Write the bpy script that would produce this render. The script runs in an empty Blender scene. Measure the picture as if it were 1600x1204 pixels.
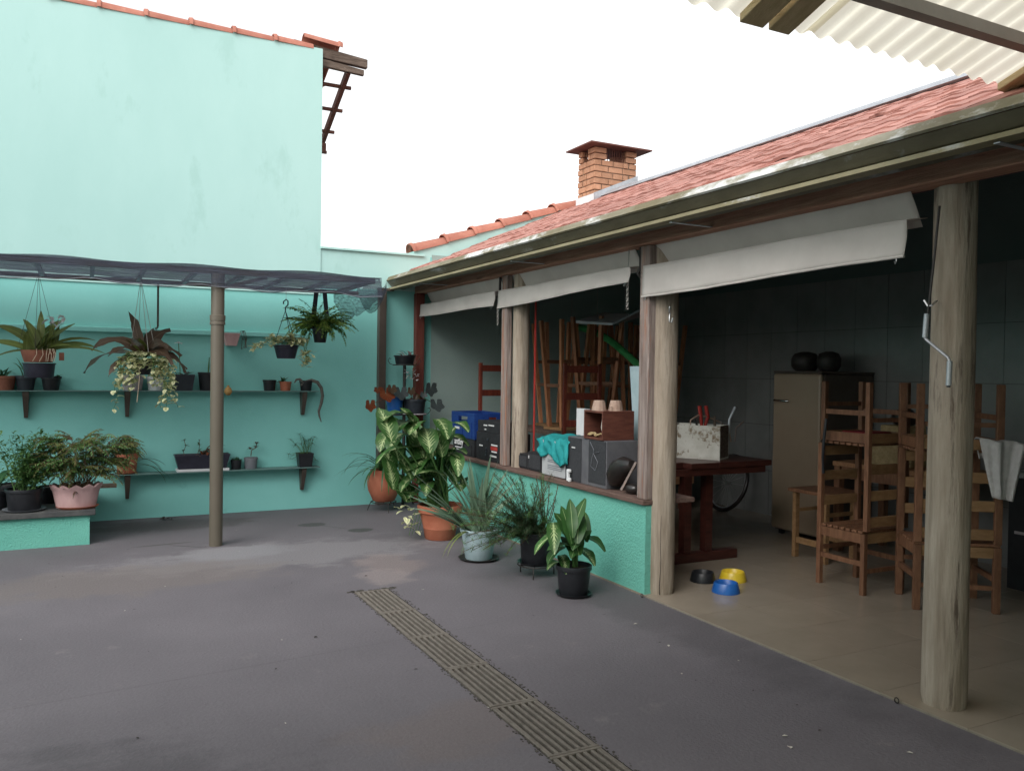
import bpy, math, random
from mathutils import Vector, Matrix
random.seed(7)
sc = bpy.context.scene
COL = sc.collection
# ---------------------------------------------------------------- camera
W, H, F = 1600, 1204, 1300.0
CH = 1.55
_y, _p, _r = map(math.radians, (27.09, 1.01, .82))
fw = Vector((math.sin(_y)*math.cos(_p), math.cos(_y)*math.cos(_p), -math.sin(_p)))
rt0 = Vector((math.cos(_y), -math.sin(_y), 0)); up0 = rt0.cross(fw)
rt = rt0*math.cos(_r)+up0*math.sin(_r); up = up0*math.cos(_r)-rt0*math.sin(_r)
CP = Vector((0, 0, CH))
cam = bpy.data.objects.new('camera', bpy.data.cameras.new('camera')); COL.objects.link(cam)
cam.matrix_world = Matrix(((rt.x, up.x, -fw.x, 0), (rt.y, up.y, -fw.y, 0), (rt.z, up.z, -fw.z, CH), (0, 0, 0, 1)))
cam.data.sensor_width = 36; cam.data.lens = F/W*36; cam.data.clip_end = 500; cam.data.clip_start = .05
sc.camera = cam
# ---------------------------------------------------------------- world, sun, exposure
SUN_AZ, SUN_EL = 232, 42          # compass angle of the sun seen from the yard (behind and to the left), height
wd = bpy.data.worlds.new('World'); sc.world = wd; wd.use_nodes = True
wn = wd.node_tree; bg = wn.nodes['Background']
sky = wn.nodes.new('ShaderNodeTexSky'); sky.sky_type = 'NISHITA'; sky.sun_disc = False
sky.sun_elevation = math.radians(SUN_EL); sky.sun_rotation = math.radians(SUN_AZ)
sky.air_density = 2.0; sky.dust_density = 1.5; sky.ozone_density = 1.0
hs = wn.nodes.new('ShaderNodeHueSaturation'); hs.inputs['Saturation'].default_value = .10   # bright overcast: the blue washed out
wn.links.new(sky.outputs[0], hs.inputs['Color']); wn.links.new(hs.outputs[0], bg.inputs['Color'])
bg.inputs['Strength'].default_value = .15
sl = bpy.data.lights.new('sun', 'SUN'); sl.energy = .95; sl.angle = math.radians(40); sl.color = (1, .965, .92)
so = bpy.data.objects.new('sun', sl); COL.objects.link(so); so.location = (-3, -6, 12)
sd = Vector((math.sin(math.radians(SUN_AZ))*math.cos(math.radians(SUN_EL)), math.cos(math.radians(SUN_AZ))*math.cos(math.radians(SUN_EL)), math.sin(math.radians(SUN_EL))))
so.rotation_euler = sd.to_track_quat('Z', 'Y').to_euler()
sc.view_settings.view_transform = 'Standard'; sc.view_settings.look = 'None'
sc.view_settings.exposure = .87; sc.view_settings.gamma = 1; sc.view_settings.use_curve_mapping = False
# ---------------------------------------------------------------- pixel -> place
def ray(u, v): return fw + rt*((u-W/2)/F) - up*((v-H/2)/F)
def onz(u, v, z=0.): d = ray(u, v); return CP + d*((z-CH)/d.z)
def onx(u, v, X): d = ray(u, v); return CP + d*(X/d.x)
def ony(u, v, Y): d = ray(u, v); return CP + d*(Y/d.y)
def mpp(p): return (Vector(p)-CP).dot(fw)/F        # metres per photo pixel at a point
def U(a, b): return random.uniform(a, b)
# ---------------------------------------------------------------- materials
MATS = {}
def node(nt, t, **k):
    n = nt.nodes.new(t)
    for a, b in k.items():
        if a in n.inputs: n.inputs[a].default_value = b
        else: setattr(n, a, b)
    return n
def c4(c): return (c[0], c[1], c[2], 1)
def pm(name, c1, c2=None, rough=.6, scale=6, bump=0., bscale=None, stretch=(1, 1, 1), metal=0., spec=.35, obj=False,
       var=0., lo=.35, hi=.65, c3=None, s3=1.5, t3=.6, transl=0., rvar=0., detail=6):
    """surface with two blended tones, an optional third as blotches, fine relief and per-piece variation"""
    m = bpy.data.materials.new(name); m.use_nodes = True; nt = m.node_tree; L = nt.links.new
    b = nt.nodes['Principled BSDF']; b.inputs['Roughness'].default_value = rough
    b.inputs['Metallic'].default_value = metal; b.inputs['Specular IOR Level'].default_value = spec
    if obj: co = node(nt, 'ShaderNodeTexCoord').outputs['Object']
    else: co = node(nt, 'ShaderNodeNewGeometry').outputs['Position']
    mp = node(nt, 'ShaderNodeMapping'); mp.inputs['Scale'].default_value = stretch; L(co, mp.inputs[0])
    oi = node(nt, 'ShaderNodeObjectInfo')
    if obj:
        ad = node(nt, 'ShaderNodeVectorMath', operation='MULTIPLY_ADD'); L(oi.outputs['Random'], ad.inputs[0])
        ad.inputs[1].default_value = (37, 53, 71); L(mp.outputs[0], ad.inputs[2]); vec = ad.outputs[0]
    else: vec = mp.outputs[0]
    nz = node(nt, 'ShaderNodeTexNoise', Scale=scale, Detail=detail, Roughness=.62); L(vec, nz.inputs['Vector'])
    mr = node(nt, 'ShaderNodeMapRange'); mr.inputs[1].default_value = lo; mr.inputs[2].default_value = hi; L(nz.outputs[0], mr.inputs[0])
    mx = node(nt, 'ShaderNodeMix', data_type='RGBA'); L(mr.outputs[0], mx.inputs[0])
    mx.inputs[6].default_value = c4(c1); mx.inputs[7].default_value = c4(c2 or c1); col = mx.outputs[2]
    if c3:
        n3 = node(nt, 'ShaderNodeTexNoise', Scale=s3, Detail=8, Roughness=.7); L(vec, n3.inputs['Vector'])
        r3 = node(nt, 'ShaderNodeMapRange'); r3.inputs[1].default_value = t3; r3.inputs[2].default_value = t3+.08; L(n3.outputs[0], r3.inputs[0])
        m3 = node(nt, 'ShaderNodeMix', data_type='RGBA'); L(r3.outputs[0], m3.inputs[0]); L(col, m3.inputs[6]); m3.inputs[7].default_value = c4(c3); col = m3.outputs[2]
    if var:
        vr = node(nt, 'ShaderNodeMapRange'); vr.inputs[3].default_value = 1-var; vr.inputs[4].default_value = 1+var; L(oi.outputs['Random'], vr.inputs[0])
        hv = node(nt, 'ShaderNodeHueSaturation'); L(vr.outputs[0], hv.inputs['Value']); L(col, hv.inputs['Color']); col = hv.outputs[0]
    L(col, b.inputs['Base Color'])
    if rvar:
        rr = node(nt, 'ShaderNodeMapRange'); rr.inputs[3].default_value = rough-rvar; rr.inputs[4].default_value = rough+rvar; L(nz.outputs[0], rr.inputs[0]); L(rr.outputs[0], b.inputs['Roughness'])
    if bump:
        bn = node(nt, 'ShaderNodeTexNoise', Scale=bscale or scale*6, Detail=5, Roughness=.6); L(vec, bn.inputs['Vector'])
        bp = node(nt, 'ShaderNodeBump', Strength=bump, Distance=.02); L(bn.outputs[0], bp.inputs['Height']); L(bp.outputs[0], b.inputs['Normal'])
    if transl:
        out = nt.nodes['Material Output']; tr = node(nt, 'ShaderNodeBsdfTranslucent'); L(col, tr.inputs['Color'])
        ms = node(nt, 'ShaderNodeMixShader', Fac=transl); L(b.outputs[0], ms.inputs[1]); L(tr.outputs[0], ms.inputs[2]); L(ms.outputs[0], out.inputs['Surface'])
    MATS[name] = m; return m
def leafmat(name, green, dark, cream=None, pattern='plain', rough=.4, amount=.5, transl=.18):
    """leaf: u across, v along; a paler midrib, side veins, cream variegation where the plant has it"""
    m = bpy.data.materials.new(name); m.use_nodes = True; nt = m.node_tree; L = nt.links.new
    b = nt.nodes['Principled BSDF']; b.inputs['Roughness'].default_value = rough; b.inputs['Specular IOR Level'].default_value = .4
    uv = node(nt, 'ShaderNodeUVMap'); sp = node(nt, 'ShaderNodeSeparateXYZ'); L(uv.outputs[0], sp.inputs[0])
    def mth(op, a, bb=None, c=None):
        n = node(nt, 'ShaderNodeMath', operation=op)
        for i, q in enumerate((a, bb, c)):
            if q is None: continue
            if isinstance(q, (int, float)): n.inputs[i].default_value = q
            else: L(q, n.inputs[i])
        return n.outputs[0]
    au = mth('ABSOLUTE', mth('SUBTRACT', sp.outputs[0], .5)); au2 = mth('MULTIPLY', au, 2.)
    oi = node(nt, 'ShaderNodeObjectInfo')
    po = node(nt, 'ShaderNodeNewGeometry')
    nz = node(nt, 'ShaderNodeTexNoise', Scale=14., Detail=4.); L(po.outputs['Position'], nz.inputs['Vector'])
    mx = node(nt, 'ShaderNodeMix', data_type='RGBA'); L(nz.outputs[0], mx.inputs[0]); mx.inputs[6].default_value = c4(dark); mx.inputs[7].default_value = c4(green)
    col = mx.outputs[2]
    if cream:
        vein = mth('SINE', mth('MULTIPLY', mth('SUBTRACT', sp.outputs[1], mth('MULTIPLY', au, .55)), 62.))
        cmb = node(nt, 'ShaderNodeCombineXYZ'); L(mth('MULTIPLY', au2, 2.2), cmb.inputs[0]); L(mth('MULTIPLY', mth('SUBTRACT', sp.outputs[1], mth('MULTIPLY', au, .55)), 16.), cmb.inputs[1]); L(mth('MULTIPLY', oi.outputs['Random'], 40.), cmb.inputs[2])
        n2 = node(nt, 'ShaderNodeTexNoise', Scale=1.4, Detail=4.); L(cmb.outputs[0], n2.inputs['Vector'])
        if pattern == 'dieff':      # cream feathers from the midrib, green margin
            k = mth('ADD', mth('MULTIPLY', n2.outputs[0], 1.5), mth('MULTIPLY', vein, .12)); k = mth('SUBTRACT', k, mth('MULTIPLY', au2, .62))
        else:                       # cream margin
            k = mth('ADD', mth('MULTIPLY', n2.outputs[0], .9), mth('MULTIPLY', au2, .55))
        mr = node(nt, 'ShaderNodeMapRange'); mr.inputs[1].default_value = amount; mr.inputs[2].default_value = amount+.22; L(k, mr.inputs[0])
        m2 = node(nt, 'ShaderNodeMix', data_type='RGBA'); L(mr.outputs[0], m2.inputs[0]); L(col, m2.inputs[6]); m2.inputs[7].default_value = c4(cream); col = m2.outputs[2]
    rib = node(nt, 'ShaderNodeMapRange'); rib.inputs[1].default_value = .09; rib.inputs[2].default_value = .02; L(au2, rib.inputs[0])
    m3 = node(nt, 'ShaderNodeMix', data_type='RGBA'); L(mth('MULTIPLY', rib.outputs[0], .5), m3.inputs[0]); L(col, m3.inputs[6])
    m3.inputs[7].default_value = c4([min(1, q*1.8+.03) for q in (cream or green)]) if pattern != 'red' else c4((.3, .2, .12)); col = m3.outputs[2]
    vr = node(nt, 'ShaderNodeMapRange'); vr.inputs[3].default_value = .75; vr.inputs[4].default_value = 1.25; L(oi.outputs['Random'], vr.inputs[0])
    hv = node(nt, 'ShaderNodeHueSaturation'); L(vr.outputs[0], hv.inputs['Value']); L(col, hv.inputs['Color']); col = hv.outputs[0]
    L(col, b.inputs['Base Color'])
    out = nt.nodes['Material Output']; tr = node(nt, 'ShaderNodeBsdfTranslucent'); L(col, tr.inputs['Color'])
    ms = node(nt, 'ShaderNodeMixShader', Fac=transl); L(b.outputs[0], ms.inputs[1]); L(tr.outputs[0], ms.inputs[2]); L(ms.outputs[0], out.inputs['Surface'])
    MATS[name] = m; return m

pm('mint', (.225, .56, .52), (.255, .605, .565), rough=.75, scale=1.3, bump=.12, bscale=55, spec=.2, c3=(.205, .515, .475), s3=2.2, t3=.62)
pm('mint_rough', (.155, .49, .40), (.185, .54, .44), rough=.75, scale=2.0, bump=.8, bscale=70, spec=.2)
pm('mint_lit', (.40, .625, .59), (.445, .67, .635), rough=.8, scale=.8, bump=.06, bscale=40, spec=.15, stretch=(1, 1, .45), c3=(.385, .605, .565), s3=1.7, t3=.585)  # mint wall paint with the brighter light up high put into its colour
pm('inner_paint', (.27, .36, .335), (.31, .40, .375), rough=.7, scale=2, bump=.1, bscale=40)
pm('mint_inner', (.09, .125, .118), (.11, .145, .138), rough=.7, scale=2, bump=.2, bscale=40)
pm('slab', (.05, .052, .055), (.09, .09, .088), rough=.7, scale=8, bump=.3)
pm('soil', (.02, .014, .01), (.05, .035, .022), rough=.95, scale=30, bump=.9, bscale=90)
pm('brown_metal', (.068, .052, .042), (.088, .07, .058), rough=.45, scale=6, spec=.4)
pm('bronze_pipe', (.105, .09, .068), (.13, .112, .086), rough=.42, scale=3, stretch=(1, 1, .3), spec=.45, c3=(.11, .095, .072), s3=2, t3=.62)
pm('dark_iron', (.02, .017, .016), (.035, .03, .026), rough=.55, scale=20, spec=.4)
pm('shelf_metal', (.11, .20, .19), (.15, .25, .235), rough=.5, scale=10)
pm('steel', (.42, .42, .42), (.5, .5, .5), rough=.35, metal=.9, scale=12)
pm('galv', (.40, .42, .45), (.52, .54, .57), rough=.45, metal=.55, scale=9, bump=.1)
pm('terracotta', (.33, .10, .055), (.40, .14, .08), rough=.75, scale=9, bump=.15, obj=True, c3=(.45, .22, .15), s3=4, t3=.66)
pm('terracotta_dull', (.20, .075, .05), (.27, .11, .07), rough=.85, scale=9, bump=.2, obj=True)
pm('black_plastic', (.012, .013, .016), (.02, .021, .025), rough=.42, scale=12, obj=True, spec=.4)
pm('slate_plastic', (.022, .028, .036), (.032, .038, .048), rough=.45, scale=12, obj=True)
pm('navy_plastic', (.02, .02, .032), (.03, .03, .046), rough=.4, scale=12, obj=True)
pm('grey_plastic', (.14, .15, .17), (.19, .20, .22), rough=.5, scale=12, obj=True)
pm('mauve_plastic', (.36, .32, .34), (.44, .40, .41), rough=.6, scale=10, obj=True)
pm('pink_plastic', (.44, .27, .27), (.55, .36, .35), rough=.6, scale=9, obj=True, stretch=(1, 1, .4), c3=(.33, .22, .21), s3=5, t3=.6)
pm('lightblue_plastic', (.32, .42, .45), (.40, .50, .53), rough=.5, scale=8, obj=True, c3=(.28, .34, .34), s3=4, t3=.62)
pm('blue_plastic', (.012, .09, .33), (.02, .12, .40), rough=.35, scale=8, obj=True, spec=.5)
pm('crate_blue', (.009, .030, .14), (.013, .042, .18), rough=.4, scale=8, obj=True)
pm('yellow_plastic', (.60, .42, .02), (.68, .50, .04), rough=.35, scale=8, obj=True, spec=.5)
pm('white_plastic', (.62, .63, .64), (.70, .71, .72), rough=.45, scale=6, obj=True)
pm('old_white', (.55, .53, .47), (.66, .64, .59), rough=.7, scale=14, obj=True, c3=(.22, .16, .10), s3=7, t3=.53)
pm('ochre', (.40, .22, .07), (.50, .30, .11), rough=.7, scale=20, obj=True)
pm('brick', (.40, .205, .12), (.50, .27, .17), rough=.85, scale=12, bump=.35, bscale=80, var=.13)
pm('mortar', (.20, .13, .09), (.25, .17, .12), rough=.95, scale=30, bump=.4)
pm('sill_wood', (.10, .06, .048), (.17, .11, .09), rough=.8, scale=3.2, stretch=(10, .8, 14), bump=.5, bscale=12, c3=(.07, .045, .04), s3=2.0, t3=.6)
pm('roof_tile', (.335, .15, .122), (.45, .23, .19), rough=.75, scale=5, bump=.3, bscale=50, var=.15, c3=(.15, .06, .05), s3=2.2, t3=.625)
pm('cap_tile', (.36, .135, .095), (.46, .195, .14), rough=.75, scale=6, bump=.25, bscale=40, var=.1, c3=(.50, .30, .24), s3=5, t3=.66)
pm('rust_sheet', (.10, .035, .028), (.16, .06, .045), rough=.7, scale=12, bump=.2)
pm('old_timber', (.095, .07, .055), (.19, .145, .115), rough=.9, scale=9, stretch=(1, 6, 6), bump=.6, c3=(.32, .28, .24), s3=7, t3=.62)
pm('rafter_wood', (.10, .04, .03), (.15, .065, .045), rough=.8, scale=14, bump=.3)
pm('beam_wood', (.30, .14, .09), (.47, .26, .18), rough=.8, scale=3.2, stretch=(10, .8, 14), bump=.5, bscale=12, c3=(.15, .07, .045), s3=2.0, t3=.6)
pm('post_wood', (.17, .125, .108), (.33, .27, .245), rough=.82, scale=3.4, stretch=(12, 12, .8), bump=.5, bscale=11, c3=(.30, .14, .085), s3=1.2, t3=.56)
pm('red_wood', (.12, .03, .022), (.18, .05, .035), rough=.6, scale=4, stretch=(10, 10, 1), bump=.3)
pm('log_wood', (.25, .20, .15), (.43, .365, .295), rough=.85, scale=2.6, stretch=(7, 7, .7), bump=.45, bscale=11, c3=(.14, .105, .08), s3=1.3, t3=.56)
pm('chair_wood', (.14, .064, .036), (.23, .115, .064), rough=.5, scale=4, stretch=(9, 9, 2), bump=.15, bscale=20, obj=True, var=.18)
pm('chair_pale', (.23, .13, .06), (.32, .19, .095), rough=.5, scale=4, stretch=(3, 9, 9), bump=.12, bscale=20, obj=True, var=.15)
pm('chair_red', (.10, .022, .014), (.17, .04, .025), rough=.4, scale=5, stretch=(9, 9, 2), obj=True, var=.12)
pm('table_red', (.042, .013, .010), (.08, .024, .018), rough=.35, scale=3, stretch=(2, 10, 10), obj=True, spec=.5)
pm('stool_wood', (.31, .125, .06), (.44, .20, .10), rough=.5, scale=4, stretch=(9, 9, 2), obj=True, var=.2)
pm('plank_orange', (.34, .165, .08), (.46, .25, .13), rough=.7, scale=4, stretch=(1.2, 12, 12), obj=True, var=.2)
pm('gutter_face', (.075, .066, .042), (.11, .098, .065), rough=.65, scale=5, stretch=(1, .6, 1), bump=.2, c3=(.21, .215, .21), s3=2.2, t3=.56)
pm('gutter', (.19, .165, .095), (.26, .23, .14), rough=.65, scale=5, stretch=(1, .6, 1), bump=.2, c3=(.42, .42, .40), s3=3.2, t3=.60)
pm('gutter_rim', (.17, .145, .085), (.30, .28, .22), rough=.7, scale=4, stretch=(1, .5, 1), bump=.25, c3=(.62, .62, .61), s3=2.6, t3=.515)
pm('blind', (.56, .51, .475), (.63, .58, .54), rough=.85, scale=3, bump=.25, bscale=6, transl=.12)
pm('chain', (.30, .28, .26), (.4, .38, .35), rough=.4, metal=.7, scale=20)
pm('canopy_sheet', (.74, .70, .58), (.80, .76, .65), rough=.5, scale=4, bump=.15, bscale=30, transl=.8, c3=(.62, .57, .44), s3=3.5, t3=.62)
pm('canopy_wood', (.50, .38, .21), (.64, .50, .30), rough=.75, scale=5, stretch=(6, .8, 6), bump=.3, c3=(.14, .10, .05), s3=3, t3=.6)
pm('purlin_steel', (.22, .21, .19), (.27, .26, .24), rough=.5, metal=.3, scale=6)
pm('concrete_grate', (.145, .126, .108), (.20, .176, .152), rough=.85, scale=18, bump=.35, bscale=70, c3=(.09, .08, .066), s3=6, t3=.62)
pm('trench', (.008, .007, .006), (.014, .012, .011), rough=.95, scale=10)
pm('floor_tile', (.275, .232, .18), (.31, .263, .207), rough=.21, scale=2.6, var=.03, spec=.55)
pm('grout', (.20, .175, .14), (.25, .22, .18), rough=.9, scale=20)
pm('wall_tile', (.19, .195, .19), (.23, .235, .23), rough=.22, scale=3, var=.05, spec=.5)
pm('wall_grout', (.05, .05, .045), (.07, .07, .065), rough=.9, scale=20)
pm('fridge', (.30, .225, .16), (.34, .26, .185), rough=.35, scale=2, spec=.5)
pm('chrome', (.7, .7, .7), (.75, .75, .75), rough=.15, metal=1)
pm('speaker_black', (.012, .012, .014), (.022, .022, .025), rough=.7, scale=20, obj=True)
pm('speaker_cloth', (.03, .032, .036), (.045, .047, .052), rough=.95, scale=60, bump=.4, bscale=300, obj=True)
pm('speaker_grey', (.09, .09, .10), (.12, .12, .13), rough=.6, scale=8, obj=True)
pm('box_grey', (.36, .37, .38), (.42, .43, .44), rough=.5, scale=8, obj=True)
pm('teal_cloth', (.012, .24, .25), (.025, .31, .31), rough=.7, scale=10, bump=.3, transl=.1)
pm('wine_wood', (.085, .03, .022), (.14, .052, .036), rough=.5, scale=4, stretch=(2, 2, 9), obj=True)
pm('clay', (.30, .20, .155), (.40, .29, .23), rough=.9, scale=14, bump=.3, obj=True)
pm('rubber', (.012, .011, .011), (.03, .024, .022), rough=.28, scale=8, spec=.5)
pm('bag', (.45, .46, .48), (.62, .63, .65), rough=.4, scale=7, bump=.6, bscale=14, transl=.2)
pm('towel', (.52, .50, .49), (.62, .60, .59), rough=.95, scale=30, bump=.5, bscale=200)
pm('red_paint', (.34, .03, .025), (.42, .05, .04), rough=.5, scale=12)
pm('red_cloth', (.16, .012, .016), (.20, .02, .022), rough=.9, scale=12)
pm('green_tube', (.03, .22, .06), (.05, .28, .09), rough=.6, scale=8)
pm('wicker', (.30, .22, .11), (.42, .32, .17), rough=.85, scale=30, bump=.6, bscale=60)
pm('purple_box', (.06, .03, .09), (.08, .04, .12), rough=.5, scale=8)
pm('stem_green', (.05, .12, .03), (.09, .18, .05), rough=.6, scale=20)
pm('stem_brown', (.09, .055, .03), (.15, .10, .06), rough=.8, scale=30)
pm('petal_white', (.62, .60, .62), (.72, .70, .70), rough=.6, scale=20, transl=.3)
pm('petal_pink', (.55, .38, .38), (.68, .52, .50), rough=.6, scale=20, transl=.3)
pm('root', (.42, .33, .24), (.5, .4, .3), rough=.8)
pm('cactus', (.10, .095, .085), (.15, .14, .12), rough=.8, scale=30, bump=.5)
pm('litter', (.02, .016, .014), (.05, .04, .03), rough=.9)
pm('crumbs', (.06, .054, .048), (.10, .09, .08), rough=.95)
pm('litter_pale', (.45, .42, .36), (.6, .55, .5), rough=.9)
pm('print_white', (.6, .6, .6), rough=.6)
leafmat('leaf_orchid', (.17, .20, .05), (.08, .115, .03))
leafmat('leaf_green', (.09, .20, .05), (.04, .11, .03))
leafmat('leaf_deep', (.045, .13, .045), (.015, .055, .022))
leafmat('leaf_aloe', (.19, .28, .19), (.12, .20, .135), rough=.45, transl=.05)
leafmat('leaf_dieff', (.055, .14, .032), (.026, .08, .02), (.36, .44, .21), 'dieff', amount=.56)
leafmat('leaf_dieff_dark', (.045, .125, .03), (.02, .065, .016), (.22, .29, .13), 'dieff', amount=1.05)
leafmat('leaf_pothos', (.22, .30, .09), (.12, .20, .05), (.70, .69, .42), 'margin', amount=.42)
leafmat('leaf_brown', (.13, .085, .05), (.065, .036, .026), None, 'plain')
leafmat('leaf_rust', (.28, .07, .025), (.13, .03, .015), None, 'red')
leafmat('leaf_slate', (.06, .075, .075), (.03, .04, .042), None, 'plain')
leafmat('leaf_fern', (.36, .46, .11), (.20, .31, .065), transl=.3)
leafmat('leaf_feather', (.14, .25, .08), (.06, .14, .045), transl=.3)
leafmat('leaf_fernolive', (.24, .27, .08), (.12, .15, .045), transl=.3)
leafmat('leaf_asparagus', (.075, .13, .06), (.04, .08, .04), transl=.25)

def ground_mat():
    m = pm('yard_concrete', (.122, .110, .122), (.168, .153, .167), rough=.72, scale=1.1, bump=.28, bscale=60, spec=.3, lo=.22, hi=.78, rvar=.12, c3=(.175, .157, .165), s3=3.1, t3=.61)
    nt = m.node_tree; L = nt.links.new; b = nt.nodes['Principled BSDF']
    col = b.inputs['Base Color'].links[0].from_socket
    ge = node(nt, 'ShaderNodeNewGeometry'); nz = node(nt, 'ShaderNodeTexNoise', Scale=2.6, Detail=9., Roughness=.68)
    mp = node(nt, 'ShaderNodeMapping'); mp.inputs['Scale'].default_value = (1, 1.6, 1); L(ge.outputs['Position'], mp.inputs[0]); L(mp.outputs[0], nz.inputs['Vector'])
    def blob(cx, cy, rx, ry, tone, amt, ragged=1.6, edge=.35, ang=0):
        nonlocal col
        q = node(nt, 'ShaderNodeMapping', vector_type='TEXTURE'); q.inputs['Location'].default_value = (cx, cy, 0); q.inputs['Scale'].default_value = (rx, ry, 1); q.inputs['Rotation'].default_value = (0, 0, ang)
        L(ge.outputs['Position'], q.inputs[0]); ln = node(nt, 'ShaderNodeVectorMath', operation='LENGTH'); L(q.outputs[0], ln.inputs[0])
        ad = node(nt, 'ShaderNodeMath', operation='MULTIPLY_ADD'); L(nz.outputs[0], ad.inputs[0]); ad.inputs[1].default_value = -ragged; L(ln.outputs['Value'], ad.inputs[2])
        mr = node(nt, 'ShaderNodeMapRange'); mr.inputs[1].default_value = 1-ragged*.5; mr.inputs[2].default_value = 1-ragged*.5-edge; mr.inputs[4].default_value = amt; L(ad.outputs[0], mr.inputs[0])
        mx = node(nt, 'ShaderNodeMix', data_type='RGBA'); L(mr.outputs[0], mx.inputs[0]); L(col, mx.inputs[6]); mx.inputs[7].default_value = c4(tone); col = mx.outputs[2]
    blob(1.45, 7.0, 1.6, .55, (.26, .245, .255), .5, 2.2)                 # chalky worn area round the pole
    blob(1.1, 7.2, .5, .3, (.27, .265, .28), .5, 1.5)
    blob(2.15, 6.35, .28, .42, (.27, .215, .20), .45, 1.8, ang=.25)          # pinkish worn patch behind the drain
    blob(2.0, 5.95, .22, .3, (.30, .25, .24), .5, 1.6)
    blob(.3, 6.6, 1.2, .5, (.18, .152, .14), .5, 2.0)
    blob(1.45, 3.3, .5, .3, (.165, .135, .13), .5, 2.0)
    blob(-.2, 3.2, 1.0, .6, (.085, .078, .086), .6, 2.0)
    blob(.7, 8.7, .9, .35, (.08, .07, .07), .6, 2.0)                       # darker strip at the foot of the wall
    blob(2.35, 7.75, .14, .10, (.055, .06, .055), .8, 1.0, .15)             # water marks
    blob(2.0, 8.2, .14, .12, (.06, .065, .06), .7, 1.2, .15)
    blob(2.17, 7.98, .20, .012, (.085, .085, .08), .8, .6, .3, ang=-.95)
    blob(.62, 7.78, .30, .03, (.085, .078, .076), .8, 1.0, .3, ang=.1)       # cracks by the pole
    blob(.78, 7.62, .012, .22, (.07, .065, .062), .85, .6, .3, ang=.9)
    blob(3.25, 6.0, .35, 4.0, (.085, .08, .086), .5, 1.4)
    blob(.3, 4.38, 2.6, .012, (.085, .077, .084), .25, 1.6, .5, ang=.10)       # seam between two pours
    for sc_, lo_, hi_ in ((55., .94, 1.06), (240., .92, 1.08)):
        fn = node(nt, 'ShaderNodeTexNoise', Scale=sc_, Detail=3.); L(ge.outputs['Position'], fn.inputs['Vector'])
        fr_ = node(nt, 'ShaderNodeMapRange'); fr_.inputs[1].default_value = .3; fr_.inputs[2].default_value = .7; fr_.inputs[3].default_value = lo_; fr_.inputs[4].default_value = hi_; L(fn.outputs[0], fr_.inputs[0])
        hv = node(nt, 'ShaderNodeHueSaturation'); L(fr_.outputs[0], hv.inputs['Value']); L(col, hv.inputs['Color']); col = hv.outputs[0]
    L(col, b.inputs['Base Color']); return m
ground_mat()
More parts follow.
